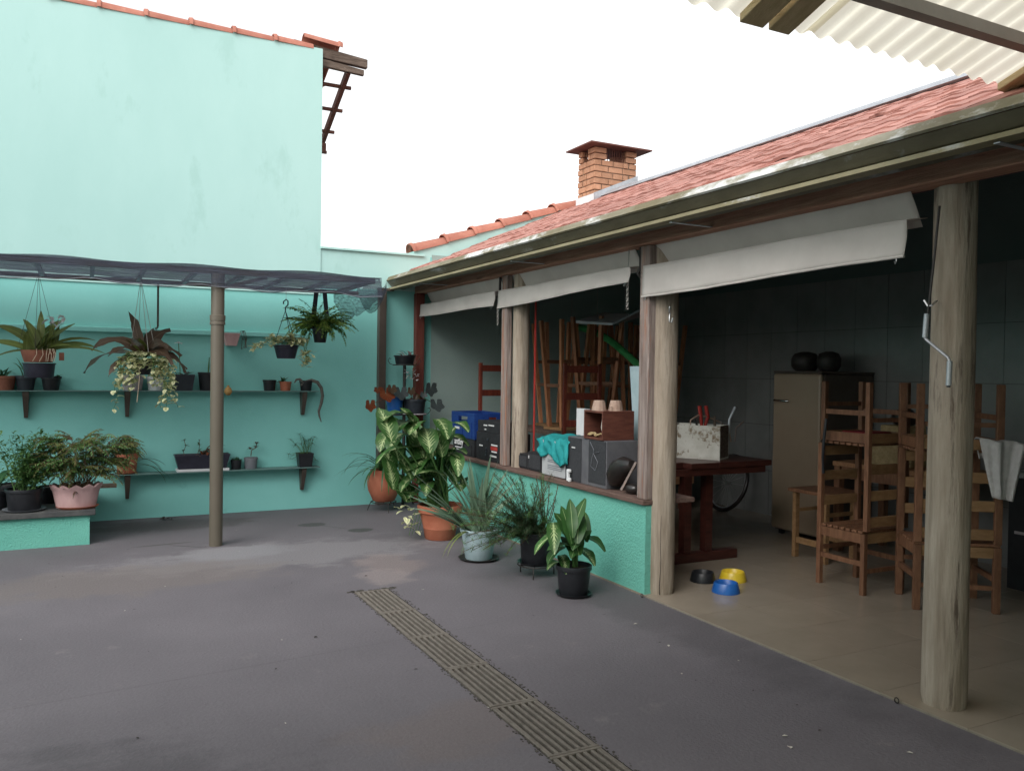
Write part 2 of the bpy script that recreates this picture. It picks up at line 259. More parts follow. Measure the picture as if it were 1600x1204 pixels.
# ---------------------------------------------------------------- mesh building
ORG = {}
class MB:
    def __init__(s): s.v = []; s.f = []; s.uv = {}
    def add(s, vs, fs):
        o = len(s.v); s.v += [Vector(q) for q in vs]; s.f += [tuple(i+o for i in q) for q in fs]; return s
    def box(s, x0, x1, y0, y1, z0, z1, mt=None):
        vs = [Vector(q) for q in ((x0, y0, z0), (x1, y0, z0), (x1, y1, z0), (x0, y1, z0), (x0, y0, z1), (x1, y0, z1), (x1, y1, z1), (x0, y1, z1))]
        if mt: vs = [mt @ q for q in vs]
        return s.add(vs, [(0, 3, 2, 1), (4, 5, 6, 7), (0, 1, 5, 4), (1, 2, 6, 5), (2, 3, 7, 6), (3, 0, 4, 7)])
    def bar(s, a, b, w, d, side=None):
        """straight bar of section w x d from a to b; side = direction of w"""
        a, b = Vector(a), Vector(b); t = (b-a).normalized()
        sd = Vector(side) if side else (Vector((0, 0, 1)) if abs(t.z) < .9 else Vector((1, 0, 0)))
        n = t.cross(sd).normalized(); sd = n.cross(t).normalized(); vs = []
        for p in (a, b):
            for i, j in ((-1, -1), (1, -1), (1, 1), (-1, 1)): vs.append(p+sd*(i*w/2)+n*(j*d/2))
        return s.add(vs, [(0, 1, 2, 3), (7, 6, 5, 4), (0, 4, 5, 1), (1, 5, 6, 2), (2, 6, 7, 3), (3, 7, 4, 0)])
    def tube(s, pts, r, n=8, cap=True):
        pts = [Vector(p) for p in pts]; k = len(pts); rr = r if isinstance(r, (list, tuple)) else [r]*k; o = len(s.v); ref = None
        for i, p in enumerate(pts):
            t = (pts[min(i+1, k-1)]-pts[max(i-1, 0)]).normalized()
            if ref is None: ref = t.orthogonal().normalized()
            ref = (ref - t*ref.dot(t)).normalized(); b = t.cross(ref)
            for j in range(n):
                a = 2*math.pi*j/n; s.v.append(p+(ref*math.cos(a)+b*math.sin(a))*rr[i])
        for i in range(k-1):
            for j in range(n): s.f.append((o+i*n+j, o+i*n+(j+1) % n, o+(i+1)*n+(j+1) % n, o+(i+1)*n+j))
        if cap: s.f.append(tuple(o+j for j in reversed(range(n)))); s.f.append(tuple(o+(k-1)*n+j for j in range(n)))
        return s
    def lathe(s, prof, c=(0, 0, 0), n=24, wob=None, sx=1., sy=1.):
        o = len(s.v); c = Vector(c); k = len(prof)
        for i, (r, z) in enumerate(prof):
            for j in range(n):
                a = 2*math.pi*j/n; q = r*(wob(a, z) if wob else 1); s.v.append(c+Vector((q*math.cos(a)*sx, q*math.sin(a)*sy, z)))
        for i in range(k-1):
            for j in range(n): s.f.append((o+i*n+j, o+i*n+(j+1) % n, o+(i+1)*n+(j+1) % n, o+(i+1)*n+j))
        if prof[0][0] > 1e-6: s.f.append(tuple(o+j for j in reversed(range(n))))
        if prof[-1][0] > 1e-6: s.f.append(tuple(o+(k-1)*n+j for j in range(n)))
        return s
    def rings(s, rs, cap=True):
        """loft through equal-length rings of points"""
        o = len(s.v); n = len(rs[0])
        for r in rs: s.v += [Vector(p) for p in r]
        for i in range(len(rs)-1):
            for j in range(n): s.f.append((o+i*n+j, o+i*n+(j+1) % n, o+(i+1)*n+(j+1) % n, o+(i+1)*n+j))
        if cap: s.f.append(tuple(o+j for j in reversed(range(n)))); s.f.append(tuple(o+(len(rs)-1)*n+j for j in range(n)))
        return s
    def extr(s, poly, d, cap=True):
        """polygon (3D points) pushed along d"""
        d = Vector(d); return s.rings([poly, [Vector(p)+d for p in poly]], cap)
    def grid(s, fn, nu, nv, close=False):
        o = len(s.v)
        for i in range(nu+1):
            for j in range(nv+1): s.v.append(Vector(fn(i/nu, j/nv)))
        for i in range(nu):
            for j in range(nv): s.f.append((o+i*(nv+1)+j, o+(i+1)*(nv+1)+j, o+(i+1)*(nv+1)+j+1, o+i*(nv+1)+j+1))
        return s
    def leaf(s, base, az, el, L, wd, droop=.6, shape='oval', n=6, fold=.25, twist=0., wave=0., roll=0.):
        """ribbon leaf: starts at base heading az/el (radians), bends down by droop over its length"""
        p = Vector(base); o = len(s.v); a = el; rows = []
        tw = twist
        for i in range(n+1):
            t = i/n
            if shape == 'oval': w = wd*(math.sin(math.pi*min(1, t*.93+.05))**.75)*(1-.15*t)
            elif shape == 'strap': w = wd*min(1, .55+t*2.5)*(1-max(0, t-.55)**1.6*3.2 if t > .55 else 1)
            elif shape == 'lance': w = wd*(1-t)**.8*min(1, .8+t)
            else: w = wd*math.sin(math.pi*(t*.97+.015))
            w = max(w, .0015)
            d = Vector((math.cos(a)*math.cos(az), math.cos(a)*math.sin(az), math.sin(a)))
            sd = Vector((-math.sin(az), math.cos(az), 0)); nm = sd.cross(d)*-1
            if nm.z < 0 and abs(a) < 1.57: nm = -nm
            sd2 = sd*math.cos(roll+tw*t)+nm*math.sin(roll+tw*t); lift = fold*w*.5
            wv = wave*wd*math.sin(t*14)
            s.v += [p+sd2*(w/2)+nm*(lift+wv), p.copy(), p-sd2*(w/2)+nm*(lift-wv)]
            rows.append(t); p = p+d*(L/n); a -= droop/n
        for i in range(n):
            for j in (0, 1):
                q = (o+i*3+j, o+i*3+j+1, o+(i+1)*3+j+1, o+(i+1)*3+j); s.uv[len(s.f)] = [(j*.5, rows[i]), ((j+1)*.5, rows[i]), ((j+1)*.5, rows[i+1]), (j*.5, rows[i+1])]; s.f.append(q)
        return p
    def build(s, name, mat, parent=None, smooth=None, bevel=0., local=False, thick=0.):
        vs = s.v
        if parent is not None: o = Vector((0, 0, 0)) if local else ORG[parent.name]
        else:
            xs = [q.x for q in vs]; ys = [q.y for q in vs]; o = Vector(((min(xs)+max(xs))/2, (min(ys)+max(ys))/2, min(q.z for q in vs)))
        me = bpy.data.meshes.new(name); me.from_pydata([tuple(q-o) for q in vs], [], s.f)
        if s.uv:
            ul = me.uv_layers.new(name='UVMap').data
            for pi, pl in enumerate(me.polygons):
                q = s.uv.get(pi)
                if q:
                    for li, w in zip(pl.loop_indices, q): ul[li].uv = w
        me.materials.append(MATS[mat] if isinstance(mat, str) else mat)
        if smooth is not None:
            me.polygons.foreach_set('use_smooth', [True]*len(me.polygons)); me.set_sharp_from_angle(angle=math.radians(smooth))
        me.validate(); me.update()
        ob = bpy.data.objects.new(name, me); COL.objects.link(ob)
        if parent is not None: ob.parent = parent
        else: ob.location = o
        ORG[ob.name] = o
        if bevel:
            md = ob.modifiers.new('bevel', 'BEVEL'); md.width = bevel; md.segments = 2; md.limit_method = 'ANGLE'
        if thick:
            md = ob.modifiers.new('solid', 'SOLIDIFY'); md.thickness = thick; md.offset = 0
        return ob
def thing(name, label, cat, loc=(0, 0, 0), group=None, rotz=0.):
    o = bpy.data.objects.new(name, None); COL.objects.link(o); o.empty_display_size = .1
    o.location = loc; o.rotation_euler = (0, 0, rotz); ORG[o.name] = Vector(loc)
    o['label'] = label; o['category'] = cat
    if group: o['group'] = group
    return o
def tag(o, label, cat, group=None):
    o['label'] = label; o['category'] = cat
    if group: o['group'] = group
    return o
def struct(o): o['kind'] = 'structure'; return o
def stuff(o): o['kind'] = 'stuff'; return o
def link_copy(src, name, parent, loc, rot=None):
    c = bpy.data.objects.new(name, src.data); COL.objects.link(c); c.parent = parent; c.location = loc
    if rot: c.rotation_euler = rot
    for md in src.modifiers:
        n = c.modifiers.new(md.name, md.type)
        if md.type == 'BEVEL': n.width = md.width; n.segments = md.segments; n.limit_method = md.limit_method
    return c
def copy_tree(root, label, loc, rot=(0, 0, 0), group=None):
    r = root.copy(); COL.objects.link(r); r.location = loc; r.rotation_euler = rot; r['label'] = label
    if group: r['group'] = group
    def kids(a, b):
        for ch in list(a.children):
            c = ch.copy(); COL.objects.link(c); c.parent = b; kids(ch, c)
    kids(root, r); return r
# ================================================================= SETTING
YW, XF, XR = 9.2, 3.45, 6.65            # back wall, porch front, inner tiled wall
DX0, DX1, DY0, DY1 = 1.655, 1.905, -.4, 5.59   # drain trench
g = MB()
xs = [-60, DX0, DX1, 60]; ys = [-60, DY0, DY1, 60]
for i in range(3):
    for j in range(3):
        if i == 1 and j == 1: continue
        g.add([(xs[i], ys[j], 0), (xs[i+1], ys[j], 0), (xs[i+1], ys[j+1], 0), (xs[i], ys[j+1], 0)], [(0, 1, 2, 3)])
struct(g.build('ground', 'yard_concrete'))
t = MB(); z0 = -.12
t.add([(DX0, DY0, z0), (DX1, DY0, z0), (DX1, DY1, z0), (DX0, DY1, z0), (DX0, DY0, 0), (DX1, DY0, 0), (DX1, DY1, 0), (DX0, DY1, 0)],
      [(0, 1, 2, 3), (0, 4, 5, 1), (1, 5, 6, 2), (2, 6, 7, 3), (3, 7, 4, 0)])
struct(t.build('drain_channel', 'trench'))
# ragged mortar edge of the trench
e = MB()
for k in range(650):
    X = random.choice((DX0, DX1)); y = U(1.2, DY1+.02); s_ = U(.0012, .0045); x = X+random.gauss(0, .007)+(-.006 if X == DX0 else .012)
    e.box(x-s_, x+s_, y-s_*U(.6, 2.5), y+s_, .0005, .002+s_*.3)
for k in range(60):
    x = U(DX0-.05, DX1+.05); s_ = U(.003, .012); y = DY1+U(-.01, .035); e.box(x-s_, x+s_, y-s_, y+s_, .0005, .004)
stuff(tag(e.build('mortar_crumbs', 'crumbs'), 'dark crumbling mortar along both edges of the floor drain', 'mortar'))
# porch floor: slab with single tiles
fl = struct(MB().box(XF-.005, XR+.05, -1.5, YW, -.05, .008).build('porch_floor', 'grout'))
TS = .46; TG = .0025
tb = MB().box(0, TS-TG, 0, TS-TG, 0, .008)
t0 = None; o = ORG[fl.name]
x = XF-.005
nx = int((XR-XF)/TS)+1
for i in range(nx):
    for j in range(17):
        y = YW-(j+1)*TS; w = min(TS, XR+.05-(XF-.005+i*TS))
        if w < .05: continue
        if t0 is None: t0 = MB().box(0, TS-TG, 0, TS-TG, 0, .006).build('tile', 'floor_tile', fl, local=True); tt = t0
        elif w < TS-.01: tt = MB().box(0, w-TG, 0, TS-TG, 0, .006).build('tile', 'floor_tile', fl, local=True)
        else: tt = link_copy(t0, 'tile', fl, (0, 0, 0))
        tt.location = Vector((XF-.005+i*TS, y, .008))-o
# --------------------------------------------------------------- drain grates
gy = [5.585]+[onz(u, v).y for u, v in ((636, 952), (678, 993), (729, 1044), (788, 1103), (868, 1182))]
step = (gy[0]-gy[-1])/5
gw = DX1-DX0-.008
proto = None
GL = ['slotted concrete drain grate at the far end, beside the pinkish patch', 'second slotted drain grate from the far end', 'third slotted drain grate from the far end',
      'fourth slotted drain grate from the far end', 'slotted drain grate nearest the camera but two', 'slotted drain grate last but one, at the bottom edge of the photo', 'slotted drain grate at the bottom edge of the photo']
for k in range(7):
    y1 = 5.585-k*step; ln = step-.006
    gr = thing('drain_grate', GL[k], 'drain grate', ((DX0+DX1)/2, y1-ln/2, -.02), 'grates of the floor drain')
    gr.rotation_euler = (U(-.004, .004), U(-.01, .01), U(-.006, .006))
    if proto is None:
        proto = []
        a, hh = gw/2, ln/2
        for s in (-1, 1): proto.append((MB().box(-a, a, s*hh-(.017 if s > 0 else 0), s*hh+(0 if s > 0 else .017), 0, .026).build('end_bar', 'concrete_grate', gr, bevel=.003, local=True), (0, 0, 0)))
        for q in range(7):
            x = -a+.016+q*(gw-.032)/6; wd_ = .0155 if 0 < q < 6 else .022
            proto.append((MB().box(-wd_/2, wd_/2, -hh+.017, hh-.017, .001, .025).build('slat', 'concrete_grate', gr, bevel=.003, local=True), (x, 0, 0)))
            proto[-1][0].location = (x, 0, 0)
    else:
        for ob, lc in proto: link_copy(ob, ob.name.split('.')[0], gr, lc)
# --------------------------------------------------------------- boundary wall under the house, with ledge and parapet
bw = thing('boundary_wall', 'long teal rendered wall with plant shelves at the back of the yard', 'wall', (0, YW, 0))
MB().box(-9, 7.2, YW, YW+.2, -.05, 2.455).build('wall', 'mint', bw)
MB().box(2.302, 3.6, YW, YW+.2, 2.456, 2.87).build('parapet', 'mint_lit', bw)  # same wall as below, its stronger light painted into the strip
MB().box(3.601, 7.2, YW+.001, YW+.2, 2.456, 2.87).build('upper_wall', 'mint', bw)
MB().box(-9, 2.17, YW-.045, YW, 1.875, 1.925).build('ledge', 'mint', bw, bevel=.006)
cp = MB().box(2.30, 3.52, YW-.03, YW+.23, 2.87, 2.895).build('coping', 'mint_lit', bw, bevel=.004); cp['label'] = 'brightly lit thin coping on the low parapet'
# gable wall of the porch rising to the right, with barrel tiles
ga = thing('gable_wall', 'mint green gable wall above porch roof, capped with red barrel tiles', 'wall', (4.6, YW, 2.87))
gz = lambda X: 2.93+(X-3.40)*.345
MB().extr([(3.40, YW+.004, 2.871), (7.2, YW+.004, 2.871), (7.2, YW+.004, 3.5), (5.9, YW+.004, gz(5.9)), (3.40, YW+.004, gz(3.40))], (0, .19, 0)).build('wall', 'mint_lit', ga)
def barrel(mb, a, b, r0, r1, up_, n=9, th=.014, col=.02):
    """half-round ridge tile from a to b with a raised collar at a"""
    a, b = Vector(a), Vector(b); t = (b-a).normalized(); sd = t.cross(Vector(up_)).normalized(); u2 = sd.cross(t)
    def ring(p, r): return [p+sd*(r*math.cos(math.pi*j/n))+u2*(r*.85*math.sin(math.pi*j/n)) for j in range(n+1)]+[p+sd*((r-th)*math.cos(math.pi*j/n))+u2*((r-th)*.85*math.sin(math.pi*j/n)) for j in range(n, -1, -1)]
    return mb.rings([ring(a, r0+col*.7), ring(a+t*.035, r0+col), ring(a+t*.05, r0+.002), ring(b, r1)])
us = (645, 697, 741, 785, 828, 868, 905)
pts = [ony(u, 391-(u-645)*.262, YW) for u in us]
for i in range(6):
    a = Vector((pts[i].x, YW+.09, gz(pts[i].x)-.005)); b = Vector((pts[i+1].x+.03, YW+.09, gz(pts[i+1].x)-.01))
    barrel(MB(), a, b, .115, .10, (0, 0, 1)).build('cap_tile', 'cap_tile', ga, smooth=40)
# --------------------------------------------------------------- the tall house
ho = thing('house', 'tall brightly lit mint house wall with red ridge tiles and timber eaves', 'house', (-2, YW+.5, 1.925))
ZT = 5.06
MB().box(-9, 2.30, YW-.014, YW+.18, 2.36, ZT).build('wall', 'mint_lit', ho)  # same paint as the lower wall, lightened to stand for brighter light
MB().box(2.12, 2.30, YW+.18, YW+1.5, 2.87, 4.095).build('side_wall', 'mint_lit', ho)
for k in range(12):
    x1 = 2.20-.425*k; a = Vector((x1-.43, YW+.07, ZT-.01)); b = Vector((x1, YW+.07, ZT-.015))
    barrel(MB(), a, b, .10, .088, (0, 0, 1)).build('ridge_tile', 'cap_tile', ho, smooth=40)
RS = -.46
for k, (dx, w, h0, h1) in enumerate(((2.83, .07, -.075, .045), (2.79, .055, -.165, -.08))):    # ridge timbers sticking out
    MB().add([(2.0, YW+.05, ZT+.02+h0), (dx, YW+.05, ZT-.02+h0), (dx, YW+.05+w, ZT-.02+h0), (2.0, YW+.05+w, ZT+.02+h0),
              (2.0, YW+.05, ZT+.03+h1), (dx, YW+.05, ZT-.045+h1), (dx, YW+.05+w, ZT-.045+h1), (2.0, YW+.05+w, ZT+.03+h1)],
             [(0, 3, 2, 1), (4, 5, 6, 7), (0, 1, 5, 4), (1, 2, 6, 5), (2, 3, 7, 6), (3, 0, 4, 7)]).build('ridge_timber', 'old_timber', ho, bevel=.005)
rx = 2.62
MB().bar((rx, YW+.1, ZT-.15), (rx, YW+3.1, ZT-.15+3.0*RS), .085, .045).build('rafter', 'rafter_wood', ho)
for k in range(6):
    y = YW+.32+k*.36; z = ZT-.13+(y-YW)*RS+.0
    MB().box(2.05, rx+.10-.0*k, y, y+.035, z, z+.035).build('batten', 'rafter_wood', ho)
MB().box(2.15, 2.505, 9.80, 9.88, 4.10, 4.20).build('eave_timber', 'rafter_wood', ho)
for k in range(6):                                     # edge tiles seen from below
    y = YW+.12+k*.36; z = ZT-.01+(y-YW)*RS
    for x in (2.32, 2.16):
        barrel(MB(), (x+.02, y, z+.02), (x+.02, y+.40, z+.40*RS+.0), .10, .085, (0, 0, 1), n=6).build('roof_tile', 'cap_tile', ho, smooth=40)
MB().add([(-9, YW+.1, ZT+.02), (2.25, YW+.1, ZT+.02), (2.25, YW+4, ZT+.02+3.9*RS), (-9, YW+4, ZT+.02+3.9*RS)], [(0, 1, 2, 3)]).build('roof_slope', 'cap_tile', ho)
barrel(MB(), (2.52, YW+.07, ZT+.055), (2.10, YW+.07, ZT+.10), .085, .075, (0, 0, 1)).build('ridge_tile', 'cap_tile', ho, smooth=40)
# --------------------------------------------------------------- porch building
po = thing('porch', 'open timber porch with red tiled roof and mint low wall', 'porch', (5, 5, 0))
# low wall and sill
MB().box(XF, XF+.16, 4.685, YW-.002, .0, .632).build('low_wall', 'mint_rough', po)
for a, b in ((4.675, 6.2), (6.205, 7.7), (7.705, YW-.003)):
    MB().box(XF-.03, XF+.42, a, b, .634, .668).build('sill_board', 'sill_wood', po, bevel=.004)
# square posts and log columns
def log(x, y, r, h, name='log_column', taper=.06):
    ph = U(0, 6)
    prof = [(r*.93, 0), (r*1.0, .04)]+[(r*(1-taper*k/10), .04+(h-.04)*k/10) for k in range(1, 11)]
    prof = [(r*.93, 0), (r*1.0, .04)]+[(r*(1-taper*k/28), .04+(h-.04)*k/28) for k in range(1, 29)]; kn = [(U(0, 6.28), U(.3, 2.2), U(.03, .06)) for _ in range(9)]
    def wob(a, z):
        v = 1+.020*math.sin(3*a+ph+z*.8)+.013*math.sin(5*a+z*3.1+ph)+.007*math.sin(9*a-z*5.3)+.010*math.sin(z*4.1+ph)
        for ka, kz, kh in kn:
            da = (a-ka+math.pi) % (2*math.pi)-math.pi; v += kh*math.exp(-(da*da)/.03-((z-kz)**2)/.0035)
        return v
    lg = MB().lathe(prof, (x, y, .012), 40, wob).build(name, 'log_wood', po, smooth=60)
    for ca_ in ((-2.2,) if 4 < y < 5 else ()):               # drying cracks from the foot up
        m = MB(); n_ = 9; hh = .55; pl_, pr_ = [], []
        for k in range(n_+1):
            z = .006+hh*k/n_; a = ca_+.03*math.sin(z*19+ca_*7); w_ = .0026*(1-k/n_)+.0005; rr = r*(1-taper*z/h)*wob(a, z)*(1 if z > .04 else .97)+.0015
            for lst, sg in ((pl_, -1), (pr_, 1)): lst.append(Vector((x+rr*math.cos(a+sg*w_/rr), y+rr*math.sin(a+sg*w_/rr), .012+z)))
        for k in range(n_): m.add([pl_[k], pr_[k], pr_[k+1], pl_[k+1]], [(0, 1, 2, 3)])
        m.build('crack', 'litter', lg)
    return lg
log(3.605, 2.53, .098, 2.52); log(3.595, 4.705, .101, 2.52); log(3.555, 6.78, .078, 2.52)
MB().box(XF-.004, XF+.075, 4.68, 4.79, .67, 2.43).build('square_post', 'post_wood', po, bevel=.006)
MB().box(XF-.004, XF+.05, 6.86, 6.97, .67, 2.43).build('square_post', 'post_wood', po, bevel=.006)
MB().box(3.40, 3.50, 9.10, 9.195, 0, 2.43).build('square_post', 'red_wood', po, bevel=.004)
rs_ = MB().bar((3.66, 6.70, .67), (3.66, 6.70, 2.4), .012, .012).build('red_stake', 'red_paint', po)
# front beam, gutter and fascia
MB().box(XF-.04, XF+.10, -1.5, YW-.002, 2.432, 2.53).build('front_beam', 'beam_wood', po, bevel=.006)
MB().box(XF+.0, XF+.06, -1.5, YW-.002, 2.535, 2.66).build('fascia', 'rafter_wood', po)
prf = [(3.24, 2.60), (3.07, 2.582), (3.062, 2.566), (3.075, 2.552)]
gut = MB().extr([(x, -1.5, z) for x, z in ((3.25, 2.592), (3.075, 2.551), (3.118, 2.500), (3.122, 2.497), (3.26, 2.47))], (0, YW-.01+1.5, 0)).build('gutter', 'gutter_face', po)
MB().extr([(x, -1.5, z) for x, z in ((3.14, 2.616), (3.088, 2.608), (3.058, 2.562), (3.072, 2.5535))], (0, YW-.012+1.5, 0)).build('gutter_rim', 'gutter_rim', po)
MB().extr([(x, -1.5, z) for x, z in ((3.13, 2.494), (3.082, 2.478), (3.078, 2.458), (3.14, 2.452))], (0, YW-.012+1.5, 0)).build('gutter_lip', 'gutter', po)
for y in (8.2, 6.1, 4.0, 2.0):
    MB().box(3.10, 3.46, y, y+.025, 2.447, 2.451).build('gutter_strap', 'galv', po)
# roof: single tiles on boards
M_ = .440; X0, Z0, XRG = 3.13, 2.592, 5.62
zr = lambda X: Z0+(X-X0)*M_
MB().extr([(X0+.05, -1.5, zr(X0+.05)-.06), (XRG, -1.5, zr(XRG)-.06), (XRG+1.6, -1.5, zr(XRG)-.06-.5), (XRG+1.6, -1.5, zr(XRG)-.03-.5), (XRG, -1.5, zr(XRG)-.025), (X0+.05, -1.5, zr(X0+.05)-.025)], (0, YW+1.5-.004, 0)).build('roof_deck', 'rafter_wood', po)
TW, NR = .172, 10
SL = math.hypot(1, M_); RL = (XRG-X0)*SL/NR
ya = [q*.84 for q in (0, .02, .045, .07, .095, .12, .14, .16, .19, .215)]
za = [.004, .0, .0, .002, .005, .008, .008, .005, .002, .002]
def tile_mesh():
    m = MB(); L_ = RL+.05
    top0 = [(0, y, z+.022) for y, z in zip(ya, za)]; bot0 = [(0, y, z+.002) for y, z in reversed(list(zip(ya, za)))]
    top1 = [(L_, y, z*.9+.004) for y, z in zip(ya, za)]; bot1 = [(L_, y, z*.9-.008) for y, z in reversed(list(zip(ya, za)))]
    m.rings([top0+bot0, top1+bot1]); return m
rt_ = None; ang = math.atan(M_); nt_ = 0; rest = MB(); base = tile_mesh()
cols = []
y = YW-.02-TW
while y > -1.4: cols.append(y); y -= TW
po_o = ORG[po.name]; cols.reverse()
for ci, y in enumerate(cols):
    for r in range(NR):
        xx = X0-.02+r*RL/SL; j = U(-.012, .012)
        loc = Vector((xx+j, y+U(-.006, .006), zr(xx)-.015+U(-.004, .008)))
        rot = (U(-.012, .012), -ang-.03+U(-.010, .010), U(-.010, .010))
        if 1.3 < y and nt_ < 300:
            if rt_ is None: rt_ = base.build('roof_tile', 'roof_tile', po, smooth=50, local=True); ob = rt_
            else: ob = link_copy(rt_, 'roof_tile', po, (0, 0, 0))
            ob.location = loc-po_o; ob.rotation_euler = rot; nt_ += 1
        else:
            mt = Matrix.Translation(loc) @ Matrix.Rotation(rot[1], 4, 'Y'); rest.add([mt @ q for q in base.v], base.f)
stuff(rest.build('roof_tile', 'roof_tile', po, smooth=50))
MB().extr([(XRG-.14, -1.5, zr(XRG-.14)+.035), (XRG-.13, -1.5, zr(XRG-.13)+.05), (XRG+.0, -1.5, zr(XRG)+.06), (XRG+.14, -1.5, zr(XRG-.14)+.04), (XRG+.14, -1.5, zr(XRG-.14)-.02)], (0, 8.45+1.5, 0)).build('ridge_flashing', 'galv', po)
# rafters under the roof
for k in range(9):
    y = 8.8-k*1.05
    MB().add([(XF+.07, y, zr(XF+.07)-.16), (XRG, y, zr(XRG)-.16), (XRG, y+.06, zr(XRG)-.16), (XF+.07, y+.06, zr(XF+.07)-.16), (XF+.07, y, zr(XF+.07)-.063), (XRG, y, zr(XRG)-.063), (XRG, y+.06, zr(XRG)-.063), (XF+.07, y+.06, zr(XF+.07)-.063)],
             [(0, 3, 2, 1), (4, 5, 6, 7), (0, 1, 5, 4), (1, 2, 6, 5), (2, 3, 7, 6), (3, 0, 4, 7)]).build('rafter', 'rafter_wood', po)
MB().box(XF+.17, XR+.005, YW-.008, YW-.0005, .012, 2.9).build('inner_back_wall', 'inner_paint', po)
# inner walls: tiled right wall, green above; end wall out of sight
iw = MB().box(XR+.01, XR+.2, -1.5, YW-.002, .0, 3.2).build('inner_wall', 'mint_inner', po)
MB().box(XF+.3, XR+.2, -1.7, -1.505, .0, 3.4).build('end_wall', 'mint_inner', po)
wg = MB().box(XR, XR+.0098, -1.4, YW-.003, .015, 2.5).build('tile_grout', 'wall_grout', po)
tw0 = None; oo = ORG[po.name]
for j in range(5):
    for i in range(17):
        y = 6.97+.37*5-.37*i+.2
        if y+.37 > YW: continue
        if tw0 is None: tw0 = MB().box(-.006, 0, 0, .366, 0, .496).build('wall_tile', 'wall_tile', iw, local=True); q = tw0
        else: q = link_copy(tw0, 'wall_tile', iw, (0, 0, 0))
        q.location = Vector((XR-.0005, y-.0, .002+.5*j))-oo
# --------------------------------------------------------------- chimney
cx0, cy0 = 5.40, 8.52
pA = onx(928, 322, cx0); cy0 = pA.y
pB = ony(995, 300, cy0); cx1 = pB.x; cy1 = min(YW-.02, onx(902, 330, cx0).y)
ch = thing('chimney', 'exposed brick chimney with flat rusty metal cap on porch roof', 'chimney', ((cx0+cx1)/2, (cy0+cy1)/2, 3.3))
ztop = onx(928, 232, cx0).z; zb = 3.45; CHH = onx(928, 247, cx0).z
bh = .062; ncourse = int((CHH-zb)/(bh+.012)); zb = CHH-ncourse*(bh+.012)
MB().box(cx0+.012, cx1-.012, cy0+.012, cy1-.012, 3.2, CHH-.012).build('core', 'mortar', ch)
BC = {}; co_ = ORG[ch.name]
def brick(x0, x1, y0, y1, z):
    key = (round(x1-x0, 3), round(y1-y0, 3))
    if key not in BC:
        b_ = MB().box(0, x1-x0, 0, y1-y0, 0, bh).build('brick', 'brick', ch, bevel=.004, local=True); BC[key] = b_
    else: b_ = link_copy(BC[key], 'brick', ch, (0, 0, 0))
    b_.location = Vector((x0+U(-.003, .003), y0+U(-.003, .003), z))-co_
wX, wY = cx1-cx0, cy1-cy0; BT = .10
for c in range(ncourse):
    z = zb+c*(bh+.012)
    if c % 2 == 0:
        n = 3; l = wX/n
        for k in range(n): brick(cx0+k*l, cx0+(k+1)*l-.012, cy0, cy0+BT, z); brick(cx0+k*l, cx0+(k+1)*l-.012, cy1-BT, cy1, z)
        n = 2; l = (wY-2*BT-.024)/n
        for k in range(n):
            for x in (cx0, cx1-BT-.012): brick(x, x+BT, cy0+BT+.012+k*l, cy0+BT+(k+1)*l, z)
    else:
        n = 2; l = wY/n
        for k in range(n):
            for x in (cx0, cx1-BT-.012): brick(x, x+BT, cy0+k*l, cy0+(k+1)*l-.012, z)
        n = 3; e = [0, .42, .80, 1]; l = wX-2*BT-.036
        for k in range(n): brick(cx0+BT+.012+e[k]*l, cx0+BT+e[k+1]*l, cy0, cy0+BT, z); brick(cx0+BT+.012+e[k]*l, cx0+BT+e[k+1]*l, cy1-BT, cy1, z)
for c in range(2):                                          # piers round the smoke vents
    z = CHH+c*(bh+.012)
    brick(cx0, cx0+.17, cy0, cy0+BT, z); brick(cx1-.16, cx1-.012, cy0, cy0+BT, z); brick(cx0, cx0+BT, cy1-.10, cy1-.012, z); brick(cx1-.16, cx1-.012, cy1-.10, cy1-.012, z); brick(cx0, cx0+BT, cy0+BT+.01, cy0+BT+.05, z)
zc = CHH+2*(bh+.012)
gr_ = MB()
for k in range(9): gr_ = MB().box(cx0+.20+k*.034, cx0+.207+k*.034, cy0+.03, cy0+.037, CHH-.01, zc).build('vent_bar', 'rust_sheet', ch)
for k in range(4): MB().box(cx0+.03, cx0+.037, cy0+.17+k*.05, cy0+.177+k*.05, CHH-.01, zc).build('vent_bar', 'rust_sheet', ch)
ov = .13
MB().rings([[(cx0-ov, cy0-ov, zc-.005), (cx1+ov, cy0-ov, zc-.005), (cx1+ov, cy1+ov-.05, zc-.005), (cx0-ov, cy1+ov-.05, zc-.005)],
            [(cx0-ov, cy0-ov, zc+.012), (cx1+ov, cy0-ov, zc+.012), (cx1+ov, cy1+ov-.05, zc+.012), (cx0-ov, cy1+ov-.05, zc+.012)],
            [(cx0+.1, cy0+.1, zc+.075), (cx1-.1, cy0+.1, zc+.075), (cx1-.1, cy1-.1, zc+.075), (cx0+.1, cy1-.1, zc+.075)]]).build('cap', 'rust_sheet', ch)
zf = zr(cx0)
MB().extr([(cx0-.012, cy0-.02, zr(cx0)-.03), (cx1+.0, cy0-.02, zr(cx1)-.03), (cx1+.0, cy0-.02, zr(cx1)+.10), (cx0-.012, cy0-.02, zr(cx0)+.10)], (0, .014, 0)).build('flashing', 'galv', ch)
MB().box(cx0-.022, cx0-.008, cy0-.02, cy1, zr(cx0)-.03, zr(cx0)+.09).build('flashing', 'white_plastic', ch)
